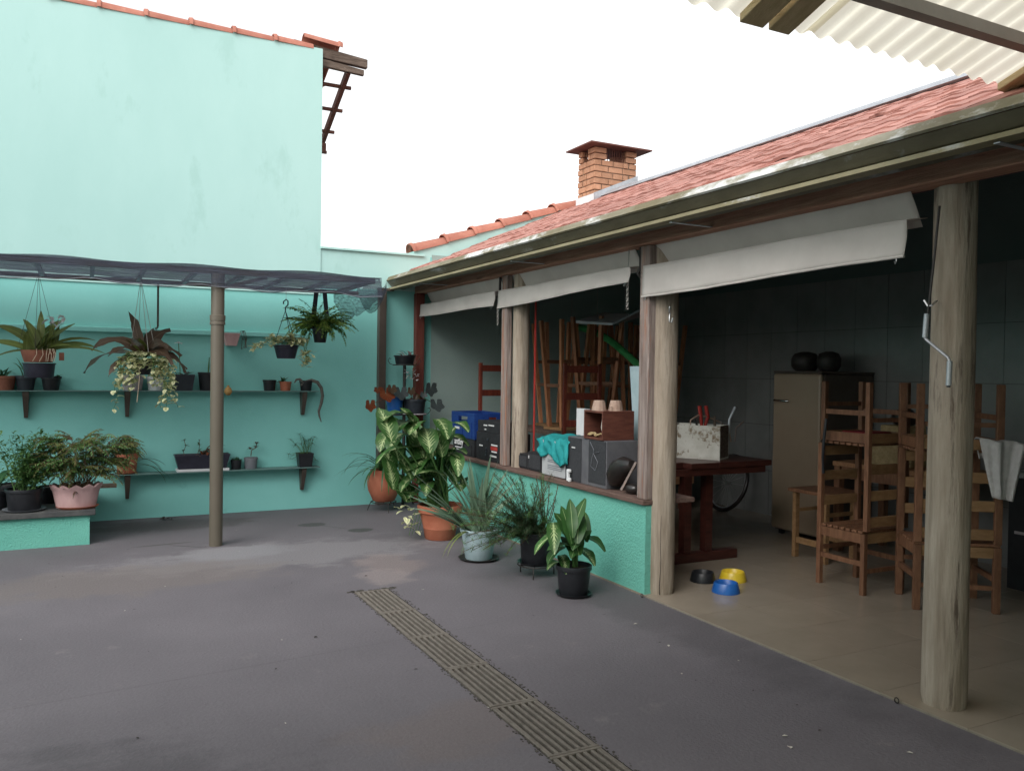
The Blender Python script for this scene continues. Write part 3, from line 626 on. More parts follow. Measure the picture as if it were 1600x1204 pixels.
# --------------------------------------------------------------- corner downpipe
dp = ony(596, 600, YW-.06)
d_ = thing('downpipe', 'square brown metal downpipe in the corner below gutter end', 'downpipe', (dp.x, dp.y, 0))
MB().box(dp.x-.042, dp.x+.042, dp.y-.03, dp.y+.055, 0, 2.44).build('pipe', 'brown_metal', d_, bevel=.004)
MB().box(dp.x-.05, dp.x+.13, dp.y-.03, dp.y+.05, 2.441, 2.468).build('outlet', 'brown_metal', d_)
# --------------------------------------------------------------- corrugated canopy over the camera, added light-blocking house behind it
ca = thing('canopy', 'cream corrugated translucent canopy with timber and steel supports, overhead', 'canopy', (0, 0, 2.8))
CY, CZ, CS = 2.30, 2.83, .345
cz = lambda y: CZ+(CY-y)*CS
CX1 = onz(1583, 130, CZ).x; PIT = .1005
def sheet(x0, x1):
    n = int(round((x1-x0)/PIT*8)); pts_ = []
    m = MB()
    m.grid(lambda a, b: (x0+(x1-x0)*a, CY+.03*0-b*6.0, cz(CY-b*6.0)+.011*math.cos(2*math.pi*(x0+(x1-x0)*a)/PIT)), n, 3)
    return m
edges = [-6.0, -4.5, -3.0, -1.5, 0.0, 1.25, 2.40, CX1]
for a, b in zip(edges[:-1], edges[1:]): sheet(a-.03, b+.03).build('corrugated_sheet', 'canopy_sheet', ca, smooth=60)
bm_ = onz(1212, 42, CZ-.06).x
for x, w in ((bm_-.055, .055), (bm_+.075, .05), (bm_+.02-.9*1.55, .055), (CX1-.03, .06), (-1.6, .06), (-3.4, .06), (-5.2, .06)):
    MB().add([(x-w, CY-.03, cz(CY)-.045), (x+w, CY-.03, cz(CY)-.045), (x+w, CY-5.9, cz(CY-5.9)-.045), (x-w, CY-5.9, cz(CY-5.9)-.045), (x-w, CY-.03, cz(CY)-.0125), (x+w, CY-.03, cz(CY)-.0125), (x+w, CY-5.9, cz(CY-5.9)-.0125), (x-w, CY-5.9, cz(CY-5.9)-.0125)],
             [(0, 1, 2, 3), (4, 7, 6, 5), (0, 4, 5, 1), (1, 5, 6, 2), (2, 6, 7, 3), (3, 7, 4, 0)]).build('timber_rafter', 'canopy_wood', ca, bevel=.004)
def onslope(u, v, dz):
    d = ray(u, v); t_ = (CZ+CY*CS+dz-CH)/(d.z+CS*d.y); return CP+d*t_
YP = onslope(1480, 22, -.08).y
for y in (YP, YP-1.5, YP-3.0, YP-4.4):
    MB().box(-6, CX1+.4, y, y+.05, cz(y)-.105, cz(y)-.057).build('steel_purlin', 'purlin_steel', ca)
hb = thing('light_blocker_house', 'unseen house added behind the camera to block light, carrying the canopy', 'house', (0, -3.8, 0))  # out of view, added to keep light off the lower back wall
MB().box(-9, 3.3, -4.0, -3.7, 0, 5.0).build('wall', 'mint_lit', hb)
sw = thing('side_wall', 'unseen mint wall added left of the yard to block light', 'wall', (-6.3, 3, 0))  # out of view, added to dim the lower part of the yard
MB().box(-6.5, -6.3, -3.69, YW-.05, 0, 2.1).build('wall', 'mint', sw)
# ================================================================= SHADE NET PERGOLA
def net_mat(nm_, lo_, hi_):
    m = bpy.data.materials.new(nm_); m.use_nodes = True; nt = m.node_tree; L = nt.links.new; b = nt.nodes['Principled BSDF']
    b.inputs['Base Color'].default_value = (.040, .050, .078, 1); b.inputs['Roughness'].default_value = .8
    ge = node(nt, 'ShaderNodeNewGeometry'); mp = node(nt, 'ShaderNodeMapping'); mp.inputs['Scale'].default_value = (1.6, 34, 22); L(ge.outputs['Position'], mp.inputs[0])
    nz = node(nt, 'ShaderNodeTexNoise', Scale=2.2, Detail=5.); L(mp.outputs[0], nz.inputs['Vector'])
    mr = node(nt, 'ShaderNodeMapRange'); mr.inputs[1].default_value = .3; mr.inputs[2].default_value = .7; mr.inputs[3].default_value = lo_; mr.inputs[4].default_value = hi_; L(nz.outputs[0], mr.inputs[0])
    tr = node(nt, 'ShaderNodeBsdfTransparent'); ms = node(nt, 'ShaderNodeMixShader'); L(mr.outputs[0], ms.inputs[0]); L(b.outputs[0], ms.inputs[1]); L(tr.outputs[0], ms.inputs[2])
    L(ms.outputs[0], nt.nodes['Material Output'].inputs['Surface']); MATS[nm_] = m
    wv = node(nt, 'ShaderNodeTexNoise', Scale=3., Detail=6.); L(mp.outputs[0], wv.inputs['Vector']); bp = node(nt, 'ShaderNodeBump', Strength=.8, Distance=.02); L(wv.outputs[0], bp.inputs['Height']); L(bp.outputs[0], b.inputs['Normal'])
net_mat('net', .02, .36); net_mat('net_sheer', .20, .62)
PY, ZN, PX = 7.56, 2.37, onz(338, 853).x
pg = thing('shade_pergola', 'pergola of dark shade net over bars on one bronze pole', 'pergola', (PX, PY, 0))
ptop = 2.345
pole = MB().lathe([(.056, 0), (.056, ptop)], (PX, PY, 0), 24).build('pole', 'bronze_pipe', pg, smooth=40)
zk = ony(340, 502, PY).z
MB().lathe([(.057, zk-.03), (.064, zk-.028), (.064, zk-.006), (.0605, zk-.004), (.0605, zk+.004), (.064, zk+.006), (.066, zk+.05), (.058, zk+.055)], (PX, PY, 0), 24).build('collar', 'bronze_pipe', pole, smooth=40)
MB().box(-3.5, 2.40, PY-.03, PY+.03, ptop, ptop+.05).build('front_bar', 'brown_metal', pg)
MB().box(-3.5, 2.62, 8.80, 8.84, ptop, ptop+.04).build('rear_bar', 'brown_metal', pg)
fx = [ony(u, v, PY).x for u, v in ((-140, 392), (-42, 397), (55, 400), (145, 402), (228, 408), (310, 413), (385, 418), (455, 422), (525, 427), (584, 431))]
for x in fx: MB().box(x-.018, x+.018, PY+.031, 8.799, ptop+.008, ptop+.042).build('cross_bar', 'brown_metal', pg)
MB().bar((1.02, PY+.02, ptop-.12), (1.42, PY+.02, ptop-.002), .03, .03).build('brace', 'brown_metal', pg)
def net_top(a, b):
    x = -3.5+a*(2.45+3.5)+b*b*.12*(a > .97)
    y = PY-.065+b*1.39; z = ptop+.058+.010*math.sin(a*37)*(1-b)-.014*math.sin(a*61)*math.sin(math.pi*b)-.022*math.sin(math.pi*b)*(1+math.sin(a*23))+.006*math.sin(b*22+a*9)
    return (x, y, z)
nt1 = MB().grid(net_top, 150, 14).build('net', 'net', pg, smooth=60)
def net_front(a, b):
    x = -3.5+a*(2.45+3.5); zb = .175+.012*math.sin(a*40)+.008*math.sin(a*93)
    return (x, PY-.066-.014*b-.012*math.sin(a*70)*b, ptop+.058+.010*math.sin(a*37)-zb*b)
MB().grid(net_front, 120, 4).build('net_front', 'net_sheer', pg, smooth=60)
tie = ony(604, 452, YW-.12)
def net_side(a, b):       # loose end gathered towards the gutter corner
    p = Vector((2.44, PY-.035, ptop+.058)).lerp(Vector((2.60, 8.82, ptop+.05)), a); q = tie + Vector((-.10*(1-a), -.30*(1-a), -.02+.05*(1-a)))
    s = b
    v = p.lerp(q, s); v.z -= .24*math.sin(math.pi*min(1, s*1.0))*(.25+.75*a)+.02*math.sin(a*19+s*5)
    return v
MB().grid(net_side, 14, 12).build('net_side', 'net_sheer', pg, smooth=60)
def net_flap(a, b):
    p = Vector((2.35, 8.83, ptop+.05)).lerp(tie, a); dz = (.34*(1-a)**.7*(.4+.6*min(1, a*6)))+.02*math.sin(a*30)
    return (p.x+.02*math.sin(a*24)*b, p.y-.02*b, p.z-dz*b-.06*math.sin(math.pi*a))
MB().grid(net_flap, 24, 6).build('net_flap', 'net_sheer', pg, smooth=60)
MB().tube([(-3.5+5.95*k/60, PY-.088-.008*math.sin(k*1.2), ptop+.058-.178-.012*math.sin(k/60*40)-.008*math.sin(k/60*93)) for k in range(61)], .004, 5).build('hem_cord', 'grey_plastic', pg)
rod = ony(247, 460, 8.82)
tag(MB().bar((rod.x, 8.82, 1.93), (rod.x, 8.82, ptop-.001), .018, .018).build('support_rod', 'brown_metal'), 'thin dark upright rod between shade net and wall ledge', 'rod')
rodb = MB().bar((rod.x, 8.82, 1.925), (rod.x, YW-.014, 1.925), .018, .010); tag(rodb.build('rod_bracket', 'brown_metal'), 'short flat bracket fixing the thin rod to the wall', 'bracket')
# ================================================================= WALL SHELVES
SH1, SH2, SD = 1.30, .472, .17
def shelf(name, label, x0, x1, z, brs, L_):
    s = thing('wall_shelf', label, 'shelf', ((x0+x1)/2, YW, z-.25))
    MB().box(x0, x1, YW-SD, YW-.001, z-.009, z).build('board', 'shelf_metal', s)
    for u in brs:
        x = ony(u, 640, YW-.1).x; w = .026
        MB().add([(x-w, YW-SD+.03, z-.05), (x+w, YW-SD+.03, z-.05), (x+w, YW-.002, z-.05), (x-w, YW-.002, z-.05), (x-w*.62, YW-.05, z-L_), (x+w*.62, YW-.05, z-L_), (x+w*.62, YW-.002, z-L_), (x-w*.62, YW-.002, z-L_),
                 (x-w, YW-SD+.02, z-.0095), (x+w, YW-SD+.02, z-.0095), (x+w, YW-.002, z-.0095), (x-w, YW-.002, z-.0095)],
                 [(4, 7, 6, 5), (0, 1, 5, 4), (1, 2, 6, 5), (2, 3, 7, 6), (3, 0, 4, 7), (8, 9, 10, 11), (8, 9, 1, 0), (9, 10, 2, 1), (10, 11, 3, 2), (11, 8, 0, 3)]).build('bracket', 'brown_metal', s)
    return s
shelf('u', 'long thin upper wall shelf with three tapered brown brackets', -2.4, 2.26, SH1, (-130, 40, 199, 475), .265)
shelf('l', 'long thin lower wall shelf with tapered brown brackets', .20, 2.28, SH2, (200, 475), .26)
# ================================================================= POTS AND PLANTS
def pot(par, c, rt_, rb, h, mat, rim=.25, n=28, name='pot', soil=True, wob=None, soilz=.86):
    """turned pot with a rim band, wall thickness and soil"""
    w = max(.004, rt_*.06); rh = h*rim*.8; k = rb+(rt_*.95-rb)*(1-rh/h)
    prof = [(rb*.96, 0), (rb, .006)]+([(k, h-rh), (rt_*.985, h-rh+.002), (rt_, h-.006)] if rim else [(rt_*.98, h-.01)])+[(rt_*.99, h), (rt_-w, h), (rt_-w*1.3, h*soilz-.01)]
    o = MB().lathe(prof, c, n, wob).build(name, mat, par, smooth=45)
    if soil: MB().lathe([(0.0001, soilz*h+.012), (rt_*.55, soilz*h+.010), (rt_-w*1.1, soilz*h-.004)][::-1], c, n).build('soil', 'soil', par)
    return o
def sqpot(par, c, wt, wb, dt, db, h, mat, name='pot', rim=.12):
    """four-sided pot"""
    c = Vector(c); R = lambda w, d, z: [c+Vector((i*w/2, j*d/2, z)) for i, j in ((-1, -1), (1, -1), (1, 1), (-1, 1))]
    k = 1-rim
    o = MB().rings([R(wb, db, 0), R(wb+(wt-wb)*k, db+(dt-db)*k, h*k), R(wt, dt, h*k+.002), R(wt, dt, h), R(wt-.012, dt-.012, h), R(wt-.02, dt-.02, h*.86)]).build(name, mat, par, bevel=.003)
    MB().rings([R(wt-.016, dt-.016, h*.84), R(wt-.016, dt-.016, h*.865)]).build('soil', 'soil', par)
    return o
def leafo(par, mat, *a, name='leaf', **k):
    m = MB(); m.leaf(*a, **k); return m.build(name, mat, par, smooth=80)
def saucer(c, r, mat, label, h=.022):
    return tag(MB().lathe([(r*.82, 0), (r*.86, .003), (r, h), (r-.007, h), (r*.84, .008), (.0001, .008)], c, 28).build('plant_saucer', mat, smooth=40), label, 'saucer')
def plant(name, label, loc, group=None, cat='plant'): return thing(name, label, cat, loc, group)
def at_shelf(u, vb, z, dy=.088):
    d = ray(u, vb); p = CP+d*((YW-dy)/d.y); return Vector((p.x, YW-dy, z))
GS, GL_, GH = 'pots on the upper shelf', 'pots on the lower shelf', 'hanging plants under the net'
def spx(u, w): return w*mpp((ony(u, 600, YW-.1)))
K = mpp(ony(300, 600, YW-.1))
# ---- upper shelf, from the left edge of the photo
p = at_shelf(6, 611, SH1); q = plant('potted_plant', 'dull red pot with small rosette plant at left end of upper shelf', p, GS)
pot(q, p, .105, .08, .135, 'terracotta_dull')
for i in range(14): leafo(q, 'leaf_deep', p+Vector((U(-.04, .04), U(-.03, .03), .12)), U(0, 6.28), U(.5, 1.2), U(.08, .14), .025, U(.5, 1.4), 'oval', n=4)
p = at_shelf(40, 611, SH1); q = plant('potted_plant', 'dark grey pot with upright narrow leaves below hanging terracotta bowl', p, GS)
pot(q, p, .092, .068, .137, 'slate_plastic')
for i in range(9): leafo(q, 'leaf_green', p+Vector((U(-.03, .03), U(-.03, .03), .12)), U(2.4, 4.2) if i < 5 else U(0, 6.28), U(1.0, 1.45), U(.14, .27), .02, U(.2, 1.0), 'strap', n=6)
p = at_shelf(80, 611, SH1); q = plant('potted_plant', 'small black pot with dark creeping succulent right of dark grey pot', p, GS)
pot(q, p, .09, .066, .135, 'black_plastic')
for i in range(9): leafo(q, 'leaf_deep', p+Vector((U(-.05, .07), U(-.04, .02), .125)), U(0, 6.28), U(.1, .8), U(.05, .09), .03, U(.6, 1.6), 'oval', n=4)
p = at_shelf(207, 611, SH1); q = plant('potted_plant', 'mauve grey pot on upper shelf behind trailing cream vine, left one', p, GS)
pot(q, p, .11, .085, .155, 'mauve_plastic')
for i in range(5): leafo(q, 'leaf_deep', p+Vector((U(-.05, .05), -.03, .14)), U(2.5, 3.7), U(.2, .7), U(.12, .2), .03, U(.3, .8), 'strap', n=5)
p = at_shelf(243, 611, SH1); q = plant('potted_plant', 'white pot on upper shelf behind trailing cream vine, right one', p, GS)
pot(q, p, .085, .068, .14, 'white_plastic')
for i in range(4): leafo(q, 'leaf_green', p+Vector((U(-.03, .03), U(-.03, .03), .12)), U(0, 6.28), U(.6, 1.2), U(.08, .13), .03, U(.3, .8), 'oval', n=4)
p = at_shelf(285, 611, SH1); q = plant('potted_orchid', 'slate square pot with white orchid flower on tall stem', p, GS)
sqpot(q, p, 34*K, 27*K, .17, .14, 25*K, 'slate_plastic')
fl_ = at_shelf(279, 537, 0); ft = ony(279, 536, YW-.1)
MB().tube([p+Vector((-.02, 0, .13)), Vector((ft.x+.01, YW-.1, (ft.z+p.z+.14)/2)), ft], .004, 5).build('stem', 'stem_green', q)
st2 = ony(266, 545, YW-.1); MB().tube([p+Vector((-.04, 0, .13)), p+Vector((-.09, 0, .24)), st2], .003, 5).build('stem', 'stem_green', q)
for i in range(6): leafo(q, 'petal_white', ft, i*1.05+.3, U(-.1, .5), .045, .03, U(.2, .7), 'oval', name='petal', n=4)
for i in range(5): leafo(q, 'leaf_slate' if i % 2 else 'leaf_deep', p+Vector((.02, 0, .13)), U(-.8, .8)+(3.14 if i > 2 else 0), U(.5, 1.2), U(.09, .14), .05, U(.6, 1.4), 'oval', n=5)
p = at_shelf(325, 611, SH1); q = plant('potted_plant', 'tall black pot with bare stem beside the bronze pole', p, GS)
pot(q, p, .104, .082, .19, 'black_plastic', rim=.12); a = ony(327, 558, YW-.1)
MB().tube([p+Vector((.0, 0, .16)), p+Vector((.005, 0, .24)), a], [.005, .008, .004], 6).build('stem', 'stem_green', q)
p = at_shelf(421, 611, SH1); q = plant('flower_pot', 'small empty black pot on upper shelf right of the pole', p, GS, 'pot'); pot(q, p, .072, .058, .115, 'black_plastic')
p = at_shelf(446, 611, SH1); q = plant('potted_plant', 'small terracotta pot with dark succulent between two black pots', p, GS)
pot(q, p, .064, .052, .098, 'terracotta')
for i in range(9): leafo(q, 'leaf_deep', p+Vector((-.03, 0, .09)), U(0, 6.28), U(.1, 1.3), U(.05, .09), .035, U(.2, 1.), 'oval', n=4, fold=.5)
p = at_shelf(478, 611, SH1); q = plant('potted_cactus', 'black pot with long grey tail cactus drooping past shelf end', p, GS)
pot(q, p, .073, .056, .112, 'black_plastic')
tail = [ony(u, v, YW-.12) for u, v in ((470, 602), (478, 596), (487, 594), (496, 597), (502, 606), (504, 618), (502, 630), (498, 642), (499, 650), (502, 659))]
MB().tube(tail, [.012, .016, .018, .019, .019, .018, .017, .014, .010, .005], 8).build('tail', 'cactus', q, smooth=60)
t2 = [ony(u, v, YW-.13) for u, v in ((476, 599), (468, 592), (463, 593), (460, 598))]; MB().tube(t2, [.014, .014, .012, .006], 8).build('tail', 'cactus', q, smooth=60)
p = ony(356, 610, YW-SD-.02)
q = tag(MB().lathe([(.0001, -.05), (.02, -.045), (.038, -.02), (.04, .0), (.03, .025), (.012, .04), (.012, .055), (.0001, .056)], (p.x, YW-SD-.042, p.z), 14, lambda a, z: 1+.08*math.sin(a*6)).build('seed_pod', 'ochre', smooth=60), 'small ochre dried pod at shelf edge beside the bronze pole', 'seed pod')
# ---- lower shelf
p = at_shelf(198, 737, SH2); q = plant('potted_plant', 'terracotta pot with drooping strap leaves at left end of lower shelf', p, GL_)
pot(q, p, 17*K, 13*K, 31*K, 'terracotta', rim=.3); MB().lathe([(.085, 0), (.1, .014), (.095, .014), (.08, .004)], p-Vector((0, 0, .0)), 20).build('saucer', 'terracotta_dull', q)
for i in range(26): leafo(q, 'leaf_green', p+Vector((U(-.07, .07), U(-.05, .03), .18)), U(0, 6.28), U(.4, 1.3), U(.10, .2), .022, U(.6, 2.), 'strap', n=5)
for i in range(5): leafo(q, 'leaf_deep', p+Vector((.09, -.05, .16-.02*i)), U(-.5, .0), U(-.2, .5), U(.3, .48), .022, U(.9, 1.5), 'strap', n=7)
a, b = at_shelf(272, 733, SH2), at_shelf(358, 733, SH2); p = (a+b)/2; q = plant('planter_box', 'long black planter box with small sprigs on lower shelf', p, GL_)
tag(MB().box(a.x+.02, b.x-.01, p.y-.085, p.y+.08, SH2+.0005, SH2+.026).build('drip_tray', 'white_plastic', bevel=.004), 'long white drip tray under the black planter box', 'tray')
sqpot(q, p+Vector((0, 0, .027)), b.x-a.x, (b.x-a.x)*.86, .17, .13, .145, 'navy_plastic')
for dx, n_ in ((-.17, 10), (-.05, 10), (.2, 6)):
    m = MB(); b0 = p+Vector((dx, 0, .15)); tips = [b0]
    for i in range(3): tips.append(tips[-1]+Vector((U(-.025, .025), 0, .055)))
    m.tube(tips, .003, 5); m.build('stem', 'stem_brown', q)
    for i in range(n_): leafo(q, 'leaf_deep', random.choice(tips[1:]), U(0, 6.28), U(-.2, .9), U(.03, .055), .024, .6, 'oval', n=3)
for i in range(30): leafo(q, 'leaf_brown' if i % 3 else 'leaf_rust', p+Vector((.06+U(-.08, .08), U(-.05, .05), .14+U(0, .05))), U(0, 6.28), U(.1, 1.4), U(.06, .12), .035, U(.5, 1.5), 'oval', n=4)
p = at_shelf(369, 729, SH2); q = plant('potted_plant', 'tiny black pot with mossy green mound on lower shelf', p, GL_)
pot(q, p, .057, .047, .10, 'black_plastic')
m = MB()
for i in range(60): m.leaf(p+Vector((U(-.04, .04), U(-.04, .04), .09)), U(0, 6.28), U(.3, 1.5), U(.02, .05), .012, .5, 'oval', n=2)
stuff(m.build('foliage', 'leaf_deep', q))
p = at_shelf(392, 729, SH2); q = plant('potted_succulent', 'grey pot with brown branching succulent on lower shelf', p, GL_)
pot(q, p, .073, .06, .12, 'grey_plastic')
tp = [ony(u, v, YW-.1) for u, v in ((392, 712), (393, 703), (400, 699), (401, 693))]; MB().tube(tp, .005, 5).build('stem', 'stem_brown', q)
for c_ in (tp[1]+Vector((-.015, 0, .01)), tp[2], tp[3]):
    for i in range(7): leafo(q, 'leaf_brown', c_, i*.9+U(-.2, .2), U(.1, .8), .038, .022, .3, 'oval', n=3)
p = at_shelf(476, 726, SH2); q = plant('potted_plant', 'black square pot with wispy umbrella stems at right end of lower shelf', p, GL_)
sqpot(q, p, 25*K, 20*K, .15, .12, 23*K, 'black_plastic')
m = MB(); ms_ = MB()
for i in range(20):
    az = U(0, 6.28) if i > 7 else U(2.6, 3.6); el = U(.7, 1.4); L_ = U(.12, .24); b0 = p+Vector((U(-.05, .05), U(-.04, .04), .13)); d = Vector((math.cos(az)*math.cos(el), math.sin(az)*math.cos(el)*.5, math.sin(el))); tip = b0+d*L_
    if i % 5 == 0: tip.z -= .18; tip.x += .12*(1 if tip.x > p.x else -1)
    tip.y = min(tip.y, YW-.03)
    ms_.tube([b0, b0.lerp(tip, .5)+Vector((0, 0, .02)), tip], .0022, 4)
    for k in range(9): m.leaf(tip, k*.7+U(-.2, .2), U(-.3, .6), U(.05, .09), .006, .8, 'lance', n=3)
ms_.build('stem', 'stem_green', q); stuff(m.build('foliage', 'leaf_deep', q))
# ================================================================= PLANTER BENCH AND ITS POTS
BY = 8.03; zt_ = ony(140, 806, BY).z
bz = ony(70, 799, BY).z
be = thing('garden_bench', 'low mint masonry bench with dark slab top against back wall', 'bench', (-1.2, 8.6, 0))
MB().box(-3.6, .03, BY, YW-.002, 0, bz-.05).build('base', 'mint_rough', be)
MB().box(-3.6, .075, BY-.035, YW-.003, bz-.048, bz).build('slab', 'slab', be, bevel=.005)
pl = onz(165, 773, bz+.075)
tag(MB().box(-.95, ony(182, 772, 8.95).x, 8.90, 9.02, bz+.06, bz+.09).add(*[[], []]).build('wooden_plank', 'old_timber'), 'dark plank behind the bench pots, jutting past bench end', 'plank')
for k, x in enumerate((-.85, -.15)):
    tag(MB().box(x, x+.1, 8.9, 9.02, bz, bz+.0595).build('support_block', 'old_timber'), ('left' if k == 0 else 'right')+' block carrying the dark plank on the bench', 'block')
def atb(u, v, z=None): return onz(u, v, bz if z is None else z)
p = atb(38, 797); kk = mpp(p); q = plant('potted_herb', 'black round pot with airy feathery bush on the mint bench', p+Vector((0, 0, .02)))
saucer(p, .165, 'grey_plastic', 'grey saucer under the black pot on the bench', .018)
p = p+Vector((0, 0, .01)); pot(q, p, 27*kk, 22.5*kk, 33*kk, 'black_plastic', rim=.2)
st, fo, fo2 = MB(), MB(), MB()
for i in range(46):
    az = U(0, 6.28); r = U(.05, .26); b0 = p+Vector((U(-.08, .08), U(-.08, .08), .17)); tip = b0+Vector((math.cos(az)*r+.06, math.sin(az)*r*.8, U(.18, .50)))
    mid = b0.lerp(tip, .5)+Vector((0, 0, .05)); st.tube([b0, mid, tip], [.004, .003, .0015], 4)
    for k in range(40):
        t_ = U(.15, 1); c_ = b0.lerp(tip, t_)+Vector((U(-.05, .05), U(-.05, .05), U(-.03, .04)))
        (fo if i % 3 else fo2).leaf(c_, U(0, 6.28), U(-.5, .9), U(.03, .06), U(.016, .03), .5, 'oval', n=2)
st.build('stems', 'stem_green', q); stuff(fo.build('foliage', 'leaf_feather', q)); stuff(fo2.build('foliage', 'leaf_green', q))
leafo(q, 'petal_white', ony(80, 719, 8.12), 4.7, .3, .02, .02, .3, 'oval', name='petal', n=3)
p = atb(119, 793); kk = mpp(p); q = plant('potted_fern', 'pink scalloped planter with olive finely cut fern on bench corner', p)
tag(MB().lathe([(.145, 0), (.17, .02), (.16, .02), (.14, .006), (.0001, .006)], p+Vector((.01, 0, .001)), 26, None, 1., .8).build('plant_saucer', 'terracotta', smooth=40), 'terracotta saucer under the pink scalloped planter', 'saucer')
p = p+Vector((0, 0, .008)); n_ = 48; rt0_, rb0_, hh_ = 36*kk, 28*kk, 35*kk; rr_ = []
sc_ = lambda a, k: (Vector((math.cos(a)*k, math.sin(a)*k*.72, 0)))
for r, z, w_ in ((rb0_*.97, 0, 0), (rb0_, .012, 0), ((rt0_+rb0_)/2*.97, hh_*.5, .2), (rt0_*.94, hh_*.84, .6), (rt0_, hh_*.9, 1), (rt0_*1.02, hh_, 1), (rt0_*.93, hh_, 1), (rt0_*.88, hh_*.7, .6)):
    rr_.append([p+sc_(2*math.pi*j/n_, r*(1+.02*w_*math.cos(2*math.pi*j/n_*12)))+Vector((0, 0, z+.014*w_*math.cos(2*math.pi*j/n_*12))) for j in range(n_)])
MB().rings(rr_).build('planter', 'pink_plastic', q, smooth=50)
MB().rings([[p+sc_(2*math.pi*j/24, rt0_*.9)+Vector((0, 0, z)) for j in range(24)] for z in (hh_*.72, hh_*.8)]).build('soil', 'soil', q)
st, fo, fo2 = MB(), MB(), MB()
def frond(fo, st, b0, az, el, L_, droop, pin, n=12, w=.006, taper=True, tilt=1.):
    """fern frond: arching rib with paired leaflets"""
    p_ = Vector(b0); a = el; pts_ = [p_.copy()]
    for i in range(n):
        d = Vector((math.cos(a)*math.cos(az), math.cos(a)*math.sin(az), math.sin(a))); p_ = p_+d*(L_/n); a -= droop/n; pts_.append(p_.copy())
        t_ = (i+1)/n
        if t_ < .12: continue
        pl_ = pin*(math.sin(math.pi*min(1, t_*.85+.12))**.8 if taper else 1)
        for s_ in (-1, 1): fo.leaf(p_, az+s_*1.15+U(-.15, .15), U(-.75, .35)*tilt+a*.3, pl_*U(.8, 1.1), w*2, .5, 'oval', n=2, fold=.1)
    st.tube(pts_, .0022, 4, cap=False)
for i in range(66):
    az = U(0, 6.28); b0 = p+Vector((U(-.12, .14), U(-.08, .08), .15)); el = U(.75, 1.45)
    n0 = b0+Vector((math.cos(az)*.09, math.sin(az)*.05, U(.12, .44))); st.tube([b0, n0], .0028, 4)
    for k in range(5): frond(fo if (i+k) % 2 else fo2, st, n0, az+U(-.9, .9) if az < 1.5 or az > 4.8 else az+U(-.5, .5), U(.2, .9), U(.14, .28), U(.8, 1.6), U(.03, .05), 13, .0065)
for i in range(14):                                  # the long side reaching right, towards the terracotta pot
    n0 = p+Vector((U(.10, .36), U(-.05, .12), U(.36, .56))); st.tube([p+Vector((U(-.05, .1), 0, .15)), n0], .003, 4)
    for k in range(7): frond(fo if k % 2 else fo2, st, n0, U(-1.2, 1.2), U(.1, .8), U(.14, .28), U(.9, 1.6), U(.03, .05), 13, .0065)
st.build('stems', 'stem_brown', q); stuff(fo.build('fronds', 'leaf_fernolive', q)); stuff(fo2.build('fronds', 'leaf_feather', q))
for i in range(16): leafo(q, 'leaf_brown', p+Vector((U(-.14, .16), U(-.1, .05), .16)), U(0, 6.28), U(-.2, .9), U(.08, .18), .015, U(.8, 1.8), 'strap', n=5, name='dry_leaf')
p = atb(-6, 795); q = plant('potted_plant', 'black pot with broad drooping leaf cut by left photo edge', p)
pot(q, p, .10, .08, .16, 'black_plastic')
for az, el, L_ in ((-.3, 1.1, .5), (-.15, .9, .42), (2.8, 1.0, .4), (4.4, .9, .3), (1.2, 1.1, .4)): leafo(q, 'leaf_deep', p+Vector((0, 0, .15)), az, el, L_, .07, 1.7, 'oval', n=8)
for u, v, r, lb in ((15, 781, .11, 'dark empty pot behind the feathery bush on the bench'), (76, 785, .105, 'dark empty pot between the black and pink planters')):
    p = onz(u, v, bz); q = plant('flower_pot', lb, p, None, 'pot'); pot(q, p, r, r*.8, .15, 'black_plastic')
# ================================================================= HANGING PLANTS
HY = 8.45; zb_ = ptop+.008
def hang(pts_, top, q, mat='dark_iron', r=.0022, wav=False):
    for a in pts_: MB().tube([a, Vector(top)], r, 4).build('hanger', mat, q)
p = ony(60, 566, HY); kk = mpp(p); topx = ony(60, 440, HY).x
q = plant('hanging_orchid', 'terracotta hanging bowl with broad olive orchid leaves and white flower', Vector((p.x, HY, p.z-.14)), GH)
pot(q, Vector((p.x, HY, p.z)), 25*kk, 20*kk, 19*kk, 'terracotta_dull', rim=0, soilz=.8)
pot(q, Vector((p.x+.005, HY, p.z-.135)), .135, .115, .13, 'navy_plastic', name='inner_pot', rim=.1, soil=False)
MB().box(p.x+.16, p.x+.20, HY-.03, HY+.03, p.z+.02, p.z+.09).build('handle', 'terracotta_dull', q)
c0 = Vector((p.x, HY, p.z+.11)); hang([c0+Vector((dx, dy, 0)) for dx, dy in ((-.16, 0), (.15, 0), (-.02, -.15), (.03, .15))], (topx, HY, zb_), q)
for az, el, L_, w in ((3.0, .5, .36, .05), (2.9, 1.0, .42, .065), (2.5, 1.3, .30, .06), (.2, .55, .45, .045), (.1, .9, .40, .06), (.6, 1.25, .38, .06), (-.6, 1.1, .32, .06), (4.2, 1.2, .33, .065), (5.2, .9, .30, .06), (1.6, 1.4, .40, .06), (3.3, .2, .40, .03), (-.1, .35, .5, .03), (2.2, 1.45, .36, .05), (4.8, .55, .26, .055), (.35, .7, .48, .025), (5.9, .5, .3, .03)):
    leafo(q, 'leaf_orchid', c0+Vector((U(-.06, .06), U(-.05, .05), -.02)), az, el, L_, w*1.25, U(.3, 1.1), 'strap', n=7, fold=.15, roll=U(.4, 1.1)*(1 if math.cos(az) > 0 else -1))
for i in range(16): az = math.pi/2+U(-1.2, 1.2); leafo(q, 'leaf_orchid', c0+Vector((U(-.12, .12), U(-.06, .06), -.03)), az, U(.9, 1.4), U(.22, .36), U(.055, .08), U(.1, .7), 'strap', n=7, fold=.15, roll=U(-.5, .5))
